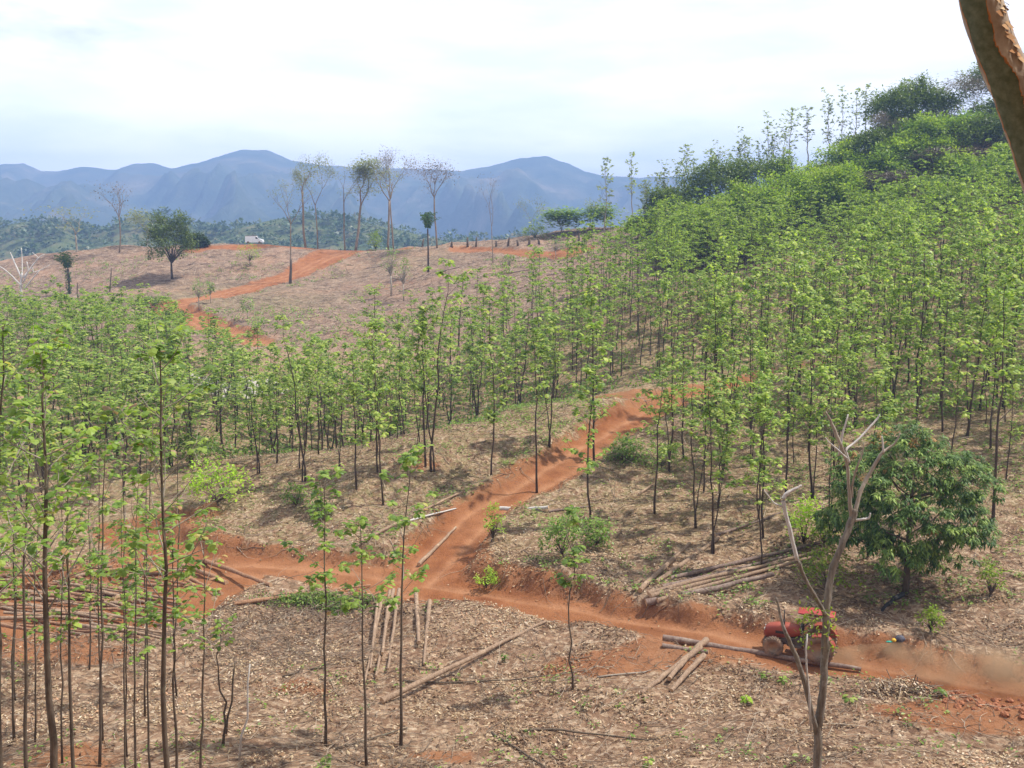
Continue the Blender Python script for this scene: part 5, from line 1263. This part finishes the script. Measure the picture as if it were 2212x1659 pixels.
# small broad-leaved seedlings near the viewer
for px, py, n, s, mt, lab in [(1655,1470,9,.24,'teak','seedling with drooping leaves just left of the forked tree'),(1690,1475,9,.24,'teak','second broad leaved seedling left of the forked tree'),(1612,1520,12,.26,'lime','yellow green broad leaved seedling in the litter left of the forked tree'),(1835,1520,6,.3,'teak','two leafed teak seedling right of the forked trunk'),(2030,1505,9,.28,'scrub','blue green seedling at the near road edge'),
       (1090,1430,14,.17,'scrub','small dark green tuft in the litter left of the crooked sapling'),(1400,1660,10,.22,'teak','green sprig near the bottom centre right'),(705,1650,12,.2,'teak','leafy sprout at the foot of the leftmost slim teak'),(1245,1680,14,.22,'teak','leafy sprout at the bottom edge'),(1960,1570,6,.16,'scrub','tiny sprout in the pale litter at lower right')]:
    g = ground(px, py); th = rng.uniform(0, 6.28, n); cb = MB(); tube(cb, [[0, 0, -.05], [0, 0, .25]], [.012, .008], 4, .1)
    leaves(cb, np.stack([np.cos(th) * .04, np.sin(th) * .04, rng.uniform(.1, .35, n)], -1), np.stack([np.cos(th), np.sin(th), rng.uniform(0, .6, n)], -1), s, .6, .8, .12, a=rng.random(n) * .8, lod=0)
    o = link('seedling', cb.mesh('seedling', M[mt]), None, g); tag(o, lab, 'seedling')
# pale rocks in the left stand and clods on the road edge
M['rock'] = simple('pale_rock', (0.36, 0.31, 0.28), (0.62, 0.57, 0.53), 3)
M['clod'] = simple('red_clod', (0.22, 0.085, 0.04), (0.38, 0.16, 0.08), 4)
def rock(p, r, mat, name, label, cat, group):
    k, n = 9, 6; mb = MB(); prof = []
    V = []
    for i in range(n):
        ph = math.pi * (i + .5) / n
        for j in range(k): th = 6.283 * j / k; V.append(np.array([math.sin(ph) * math.cos(th), math.sin(ph) * math.sin(th), math.cos(ph) * .7]) * r * rng.uniform(.75, 1.2))
    Q = [[i*k+j, i*k+(j+1)%k, (i+1)*k+(j+1)%k, (i+1)*k+j] for i in range(n-1) for j in range(k)]
    V += [np.array([0, 0, .7 * r]), np.array([0, 0, -.7 * r])]
    T = [[n*k, (j+1)%k, j] for j in range(k)] + [[n*k+1, (n-1)*k+j, (n-1)*k+(j+1)%k] for j in range(k)]
    mb.add(V, Q, T); o = link(name, mb.mesh(name, M[mat]), None, np.array(p) + [0, 0, r * .3]); return tag(o, label, cat, group)
for i in range(26):
    px = R_.gauss(490, 50); x = x_at(px, 112); y = 112 + R_.gauss(0, 2); rock((x, y, gz(x, y) + R_.uniform(0, 2.8)*0), R_.uniform(.5, 1.3), 'rock', 'rock', 'pale boulder in the rubble heap among the left teak stand', 'rock', 'pale boulders heaped in the left stand')
for i in range(70):
    px = R_.uniform(2040, 2260); g = ground(px, 1505 + (px - 2040) * .16 + R_.gauss(0, 8)); rock(g, R_.uniform(.05, .16), 'clod', 'soil_clod', 'red soil clod in the berm along the near road edge at right', 'soil clod', 'red clods along the near road edge')

# ------------------------------------------------------------------ tractor
def paint(name, c, dust=(.42, .24, .13), amt=.5, rough=.35):
    t = NT(name); o = t.obj(); n = t.noise(o, 2.5, 6, .65); sep = t.n('ShaderNodeSeparateXYZ', {0: o}).outputs[2]
    hgt = t.ramp(sep, [(0.0, 1.0), (1.0, .25)])
    f = t.math('MULTIPLY', t.ramp(n, [(.35, amt), (.7, 0.08)]), hgt)
    return t.end(t.pbr(t.mix(f, c, dust), t.ramp(n, [(.3, rough + .3), (.7, rough)]), spec=.4))
M['red'] = paint('dusty_red_paint', (0.26, 0.035, 0.022), amt=.75)
M['redroof'] = paint('red_canopy_paint', (0.32, 0.03, 0.03), amt=.2)
M['tyre'] = paint('dusty_tyre', (0.03, 0.028, 0.027), dust=(.27, .18, .12), amt=1.4, rough=.8)
M['rimdust'] = paint('dusty_rim', (0.16, 0.13, 0.10), dust=(.36, .23, .14), amt=.9, rough=.6)
M['black'] = paint('black_metal', (0.018, 0.018, 0.02), amt=.25, rough=.5)
M['engine'] = paint('grimy_engine_metal', (0.07, 0.06, 0.055), dust=(.25, .16, .1), amt=.8, rough=.7)
def wheel(R, wd, r, nm, loc, parent, rimr, darkrim=False):
    mb = MB(); lathe(mb, [(rimr, -wd*.42), (R*.8, -wd*.5), (R*.94, -wd*.46), (R*.97, -wd*.2), (R*.97, wd*.2), (R*.94, wd*.46), (R*.8, wd*.5), (rimr, wd*.42), (rimr, -wd*.42)], k=36)
    nl = 22
    for i in range(nl):
        for sgn in (-1, 1):
            a = (i + (.5 if sgn > 0 else 0)) * 2 * math.pi / nl; Rm = Matrix.Rotation(-a, 3, 'Y') @ Matrix.Rotation(sgn * .6, 3, 'X')
            c = Matrix.Rotation(-a, 3, 'Y') @ Vector((R * .985, sgn * wd * .24, 0)); box(mb, c, (R * .07, wd * .52, R * .06), R=np.array(Rm))
    w_ = link('wheel', None, parent, loc)
    t_ = link('tyre', mb.mesh('tyre', M['tyre'], True), w_)
    rb = MB(); lathe(rb, [(rimr*1.02, -wd*.40), (rimr*.92, -wd*.36), (rimr*.85, -wd*.1), (rimr*.45, -wd*.05), (rimr*.4, -wd*.2), (.02, -wd*.2)], k=28); lathe(rb, [(rimr*1.02, wd*.40), (rimr*.9, wd*.3), (rimr*.85, wd*.1), (.02, wd*.1)], k=28)
    link('rim', rb.mesh('rim', M['rimdust'], True), w_)
    hb = MB(); lathe(hb, [(rimr*.3, -wd*.21), (rimr*.28, -wd*.3), (.01, -wd*.31)], k=16)
    for i in range(6): a = i * 1.047; box(hb, (math.cos(a) * rimr * .6, -wd * .09, math.sin(a) * rimr * .6), (.05, .04, .05))
    link('hub', hb.mesh('hub', M['engine'], True), w_)
def tractor():
    g1 = ground(1672, 1404); g2 = ground(1800, 1424); c = ground(1722, 1414)
    d = RSEG['main']; a, b = None, None
    # heading along the road
    m1 = ground(1600, 1368); m2 = ground(1850, 1412); v = unit((m1 - m2)[:2]); yaw = math.atan2(v[1], v[0])
    r = thing('tractor', (c[0], c[1], c[2] + .02), 'red farm tractor with red canopy raising dust on the dirt road', 'tractor', rz=yaw); r.scale = (.94, .94, .94)
    # local: +x forward, +y left side, z up. we look at its left side (+y towards the viewer after the turn)
    FW, RW = 1.02, -1.0
    for sgn in (-1, 1):
        wheel(.46, .28, 0, 'front', (FW, sgn * .66, .46), r, .22); wheel(.66, .38, 0, 'rear', (RW, sgn * .68, .66), r, .33)
    hb = MB()
    # bonnet: lofted rounded sections along x
    secs = [(1.50, .17, .84, 1.04), (1.45, .25, .76, 1.18), (1.3, .29, .74, 1.30), (1.0, .31, .76, 1.38), (.6, .31, .84, 1.42), (.2, .30, .92, 1.41), (-.05, .28, .98, 1.36), (-.12, .25, 1.02, 1.30)]
    V = []; k = 12
    for x, hw, z0, z1 in secs:
        for j in range(k):
            t_ = math.pi * j / (k - 1); cx_, sy_ = math.cos(t_), math.sin(t_); V.append([x, hw * np.sign(cx_) * abs(cx_) ** .45, z0 + (z1 - z0) * abs(sy_) ** .5])
    n = len(secs); Q = [[i*k+j, (i+1)*k+j, (i+1)*k+j+1, i*k+j+1] for i in range(n-1) for j in range(k-1)] + [[i*k, i*k+k-1, (i+1)*k+k-1, (i+1)*k] for i in range(n-1)]
    T = [[0, j, j+1] for j in range(1, k-1)] + [[(n-1)*k, (n-1)*k+j+1, (n-1)*k+j] for j in range(1, k-1)]
    hb.add(V, Q, T); link('bonnet', hb.mesh('bonnet', M['red'], True), r)
    gb = MB(); 
    for i in range(7): box(gb, (1.50, 0, .82 + i * .034), (.03, .30, .014))
    box(gb, (1.49, 0, .92), (.02, .32, .26)); link('grille', gb.mesh('grille', M['black']), r)
    for sgn in (-1, 1):
        vb_ = MB(); box(vb_, (.75, sgn * .316, 1.06), (.45, .012, .12)); link('side_vent', vb_.mesh('side_vent', M['black']), r)
        lb = MB(); lathe(lb, [(.075, -.02), (.06, .02), (.0, .03)], k=14); o = link('headlight', lb.mesh('headlight', simple_glass()), r, (1.47, sgn * .19, 1.10)); o.rotation_euler = (0, 0, -math.pi / 2)
    eb = MB(); box(eb, (.55, 0, .62), (1.0, .34, .36), bev=.05); box(eb, (.0, 0, .62), (.5, .42, .44), bev=.06); box(eb, (-.7, 0, .72), (.9, .42, .5), bev=.06)
    tube(eb, [[FW, -.56, .46], [FW, .56, .46]], .07, 10); box(eb, (FW, 0, .46), (.3, .3, .22), bev=.04); tube(eb, [[RW, -.55, .66], [RW, .55, .66]], .11, 12)
    tube(eb, [[.9, .24, .78], [.5, .27, .82], [.1, .26, .80]], .045, 8); tube(eb, [[.8, .22, .62], [.3, .26, .58]], .03, 6); box(eb, (.62, .2, .72), (.3, .16, .2), bev=.03); box(eb, (1.15, 0, .66), (.2, .42, .3), bev=.03)
    lathe(eb, [(.0, -.1), (.12, -.1), (.12, .1), (.0, .1)], (.35, .30, .6)); box(eb, (1.42, 0, .55), (.18, .5, .16), bev=.03); box(eb, (.05, .36, .5), (.5, .26, .05)); box(eb, (.05, -.36, .5), (.5, .26, .05))
    link('engine', eb.mesh('engine', M['engine']), r)
    xb = MB(); tube(xb, [[.62, .2, 1.36], [.62, .2, 1.7], [.63, .2, 2.12]], [.035, .028, .026], 10); tube(xb, [[.62, .2, 1.42], [.62, .2, 1.66]], .05, 10); link('exhaust_pipe', xb.mesh('exhaust_pipe', M['black'], True), r)
    db = MB(); box(db, (-.17, 0, 1.26), (.16, .5, .42), bev=.05); link('dashboard', db.mesh('dashboard', M['black']), r)
    sb = MB(); th = np.linspace(0, 2 * math.pi, 25); Rs = .2; Pt = np.stack([-.42 + np.sin(.5) * Rs * np.cos(th) * -1, Rs * np.sin(th), 1.56 + np.cos(.5) * Rs * np.cos(th) * .6], -1)
    tube(sb, Pt, .016, 6, cap=False); tube(sb, [[-.2, 0, 1.3], [-.42, 0, 1.56]], .02, 6); tube(sb, [Pt[0], Pt[12]], .01, 5); link('steering_wheel', sb.mesh('steering_wheel', M['black'], True), r)
    st = MB(); box(st, (-.95, 0, 1.12), (.46, .5, .12), bev=.04); box(st, (-1.18, 0, 1.36), (.1, .48, .42), bev=.04); link('seat', st.mesh('seat', M['black']), r)
    for sgn in (-1, 1):
        f = MB(); V = []; k = 11
        for j in range(k):
            t_ = math.radians(62 + 100 * j / (k - 1)); R1 = .72
            for yy, zz in ((sgn * .46, 0), (sgn * .86, 0), (sgn * .88, -.05)): V.append([RW + math.cos(t_) * (R1 + zz), yy, .66 + math.sin(t_) * (R1 + zz) * .98])
        Q = [[j*3+i, j*3+i+1, (j+1)*3+i+1, (j+1)*3+i] for j in range(k-1) for i in range(2)]; n0 = len(V)
        f.add(V, Q)
        W = [[v[0], v[1], v[2] - .02] for v in V]; f.add(W, [q[::-1] for q in Q])
        # inner side plate
        S = [[RW + math.cos(math.radians(62 + 100 * j / (k - 1))) * .72, sgn * .46, .66 + math.sin(math.radians(62 + 100 * j / (k - 1))) * .705] for j in range(k)] + [[RW, sgn * .46, .8]]
        f.add(S, None, [[j, j + 1, k] for j in range(k - 1)]); link('fender', f.mesh('fender', M['red'], True), r)
    cb_ = MB()
    for sgn in (-1, 1): tube(cb_, [[-1.32, sgn * .46, .9], [-1.34, sgn * .46, 1.6], [-1.22, sgn * .44, 2.16]], .04, 8); tube(cb_, [[-1.22, sgn * .44, 2.14], [-.3, sgn * .42, 2.14]], .025, 6)
    box(cb_, (-1.33, 0, 1.5), (.05, .92, .06)); tube(cb_, [[-1.22, -.44, 2.14], [-1.22, .44, 2.14]], .03, 6); link('roll_bar', cb_.mesh('roll_bar', M['black'], True), r)
    rf = MB(); V = []; nx_, ny_ = 9, 9
    for i in range(nx_):
        for j in range(ny_):
            u, v2 = i / (nx_ - 1) * 2 - 1, j / (ny_ - 1) * 2 - 1; w2 = .37 * (1 - .12 * abs(u) ** 3); V.append([-.78 + u * .80, v2 * w2 * 1.15, 2.12 + .15 * (1 - abs(u) ** 2.6) * (1 - abs(v2) ** 3)])
    Q = [[i*ny_+j, (i+1)*ny_+j, (i+1)*ny_+j+1, i*ny_+j+1] for i in range(nx_-1) for j in range(ny_-1)]; rf.add(V, Q); rf.add([[a_, b_, c_ - .05 * (1 - abs((a_ + .78) / .86) ** 4) - .02] for a_, b_, c_ in V], [q[::-1] for q in Q])
    rim_ = []
    link('canopy', rf.mesh('canopy', M['redroof'], True), r)
    hb2 = MB(); box(hb2, (-1.5, 0, .55), (.3, .1, .1)); tube(hb2, [[-1.3, .3, .6], [-1.75, .35, .5]], .03, 6); tube(hb2, [[-1.3, -.3, .6], [-1.75, -.35, .5]], .03, 6); link('hitch', hb2.mesh('hitch', M['engine']), r)
    return c, yaw
def simple_glass():
    t = NT('lamp_glass'); return t.end(t.pbr((.55, .52, .45), .2, spec=.6))
tc_, tyaw = tractor()

# dust raised behind the tractor
def dust():
    fw = np.array([math.cos(tyaw), math.sin(tyaw)]); 
    mb = MB(); k, n = 20, 12; V = []
    A = np.array([tc_[0], tc_[1]]) - fw * .3; B = A - fw * 12.0
    for i in range(n + 1):
        s = i / n; c = A + (B - A) * s; R = (.6 + 1.0 * s ** .6) * math.sin(math.pi * min(max(s, .03), .97)) ** .4; zc = gz(*c) + R * .42
        pn = np.array([-fw[1], fw[0]])
        for j in range(k):
            th = 6.283 * j / k; V.append([c[0] + pn[0] * R * 1.15 * math.cos(th), c[1] + pn[1] * R * 1.15 * math.cos(th), zc + R * .62 * math.sin(th)])
    Q = [[i*k+j, i*k+(j+1)%k, (i+1)*k+(j+1)%k, (i+1)*k+j] for i in range(n) for j in range(k)]
    c0 = np.mean(V[:k], 0); c1 = np.mean(V[-k:], 0); m0 = len(V); V += [c0, c1]
    T = [[m0, (j+1)%k, j] for j in range(k)] + [[m0+1, n*k+j, n*k+(j+1)%k] for j in range(k)]
    mb.add(V, Q, T); me_ = mb.mesh('dust_cloud', [], True)
    import bmesh
    bm = bmesh.new(); bm.from_mesh(me_); bmesh.ops.recalc_face_normals(bm, faces=bm.faces); bm.to_mesh(me_); bm.free()
    t = NT('dust_volume'); P = t.pos(); nz = t.noise(P, .55, 4, .55); d = t.ramp(nz, [(.40, 0.0), (.66, 1.0)]); 
    q = t.n('ShaderNodeVolumePrincipled'); t.set(q, 'Color', (1.0, .68, .42, 1)); t.set(q, 'Density', t.math('MULTIPLY', d, .75)); q.inputs['Anisotropy'].default_value = 0.1
    t.t.links.new(q.outputs[0], t.out.inputs['Volume'])
    me_.materials.append(t.m); o = link('dust_cloud', me_); tag(o, 'tan dust hanging over the road behind the tractor', 'dust', kind='stuff')
dust()

# bundle by the road
def bundle():
    g = ground(1943, 1388); r = thing('bag_bundle', g, 'dark sack with a yellow and a green item on the bank right of the tractor', 'bundle')
    M['sack'] = simple('dark_sack', (.03, .03, .045), (.1, .1, .13), 9, .6); M['yellow'] = simple('yellow_cap', (.6, .36, .03), (.7, .45, .06), 9, .5); M['greenp'] = simple('green_cloth', (.01, .22, .17), (.03, .32, .25), 9, .5)
    def lump(rx, ry, rz, c, mat, nm):
        mb = MB(); k, n = 14, 9; V = []
        for i in range(n):
            ph = math.pi * (i + .25) / (n - .5)
            for j in range(k): th = 6.283 * j / k; f = 1 + .12 * math.sin(3 * th + i) + rng.normal(0, .04); V.append([c[0] + rx * f * math.sin(ph) * math.cos(th), c[1] + ry * f * math.sin(ph) * math.sin(th), c[2] + rz * math.cos(ph)])
        Q = [[i*k+j, i*k+(j+1)%k, (i+1)*k+(j+1)%k, (i+1)*k+j] for i in range(n-1) for j in range(k)]; mb.add(V, Q, [[0, j+1, j] for j in range(1, k-1)]); link(nm, mb.mesh(nm, M[mat], True), r)
    lump(.22, .18, .17, (0, 0, .15), 'sack', 'sack'); lump(.1, .09, .08, (-.26, -.05, .12), 'yellow', 'container'); lump(.16, .07, .04, (-.45, -.05, .05), 'greenp', 'cloth')
bundle()

# ------------------------------------------------------------------ van on the hill
def van():
    x = x_at(550, 240, -3); zr = pt(550, 524, 240)[2]; g = np.array([x, 240.0, zr]); g[2] = max(gz(x, 240), zr) - 0.25
    r = thing('van', g, 'white high roofed van parked on top of the bare hill', 'van', rz=0.0); r.scale = (.84, .84, .84)
    M['white'] = simple('white_van_paint', (.72, .73, .74), (.8, .8, .8), 2, .3); M['vglass'] = simple('dark_window', (.02, .025, .03), (.04, .045, .05), 2, .1)
    prof = [(-2.4, .35), (-2.4, 2.05), (.5, 2.1), (.75, 2.05), (1.45, 1.35), (2.35, 1.1), (2.5, .85), (2.5, .35)]
    mb = MB(); hw = .95; n = len(prof); V = [[a, -hw, b] for a, b in prof] + [[a, hw, b] for a, b in prof]
    Q = [[i, (i + 1) % n, n + (i + 1) % n, n + i] for i in range(n)]; T = [[0, i, i + 1] for i in range(1, n - 1)] + [[n, n + i + 1, n + i] for i in range(1, n - 1)]
    mb.add(V, Q, T); link('body', mb.mesh('body', M['white']), r)
    wb = MB(); wb.add([[.55, -.955, 1.35], [1.3, -.955, 1.35], [.8, -.955, 1.85], [.55, -.955, 1.85]], [[0, 1, 2, 3]]); link('side_window', wb.mesh('side_window', M['vglass']), r)
    ws = MB(); ws.add([[.83, -.8, 1.98], [1.44, -.8, 1.37], [1.44, .8, 1.37], [.83, .8, 1.98]], [[0, 1, 2, 3]]); ws.V[0] += [.01, 0, .01]; link('windscreen', ws.mesh('windscreen', M['vglass']), r)
    rb = MB(); box(rb, (-.9, 0, 2.12), (2.9, 1.7, .06)); link('roof_strip', rb.mesh('roof_strip', M['red']), r)
    for xx in (-1.6, 1.6):
        for sgn in (-1, 1):
            w_ = MB(); lathe(w_, [(.0, -.12), (.2, -.12), (.34, -.11), (.34, .11), (0, .12)], k=18); link('wheel', w_.mesh('wheel', M['tyre'], True), r, (xx, sgn * .85, .34))
    # dark tarp lying on the ground beside it
    t_ = MB(); gg = ground(512, 526); 
    q = [[-2.2, -.4, .05], [2.2, -.4, .05], [2.2, .6, .1], [-2.0, .6, .1]]; t_.add(q + [[a, b, c - .04] for a, b, c in q], [[0, 1, 2, 3], [7, 6, 5, 4], [0, 4, 5, 1], [1, 5, 6, 2], [2, 6, 7, 3], [3, 7, 4, 0]])
    o = link('tarpaulin', t_.mesh('tarpaulin', M['sack']), None, np.array([x_at(510, 236, -3), 236, gz(x_at(510, 236, -3), 236) + .15])); tag(o, 'black sheet lying on the hilltop left of the white van', 'sheet')
van()

# ------------------------------------------------------------------ haze
hz = MB(); box(hz, (0, 1650, 98), (13000, 3900, 324)); 
t = NT('haze_volume'); q = t.n('ShaderNodeVolumePrincipled'); t.set(q, 'Color', (0.36, 0.56, 1.0, 1)); t.set(q, 'Density', 0.00044); q.inputs['Anisotropy'].default_value = 0.0
t.t.links.new(q.outputs[0], t.out.inputs['Volume'])
o = link('haze', hz.mesh('haze', t.m)); tag(o, 'thin blue haze filling the air to the mountains', 'haze', kind='stuff')
try: t.m.cycles.homogeneous_volume = True
except Exception: pass
print('objects', len(bpy.data.objects))
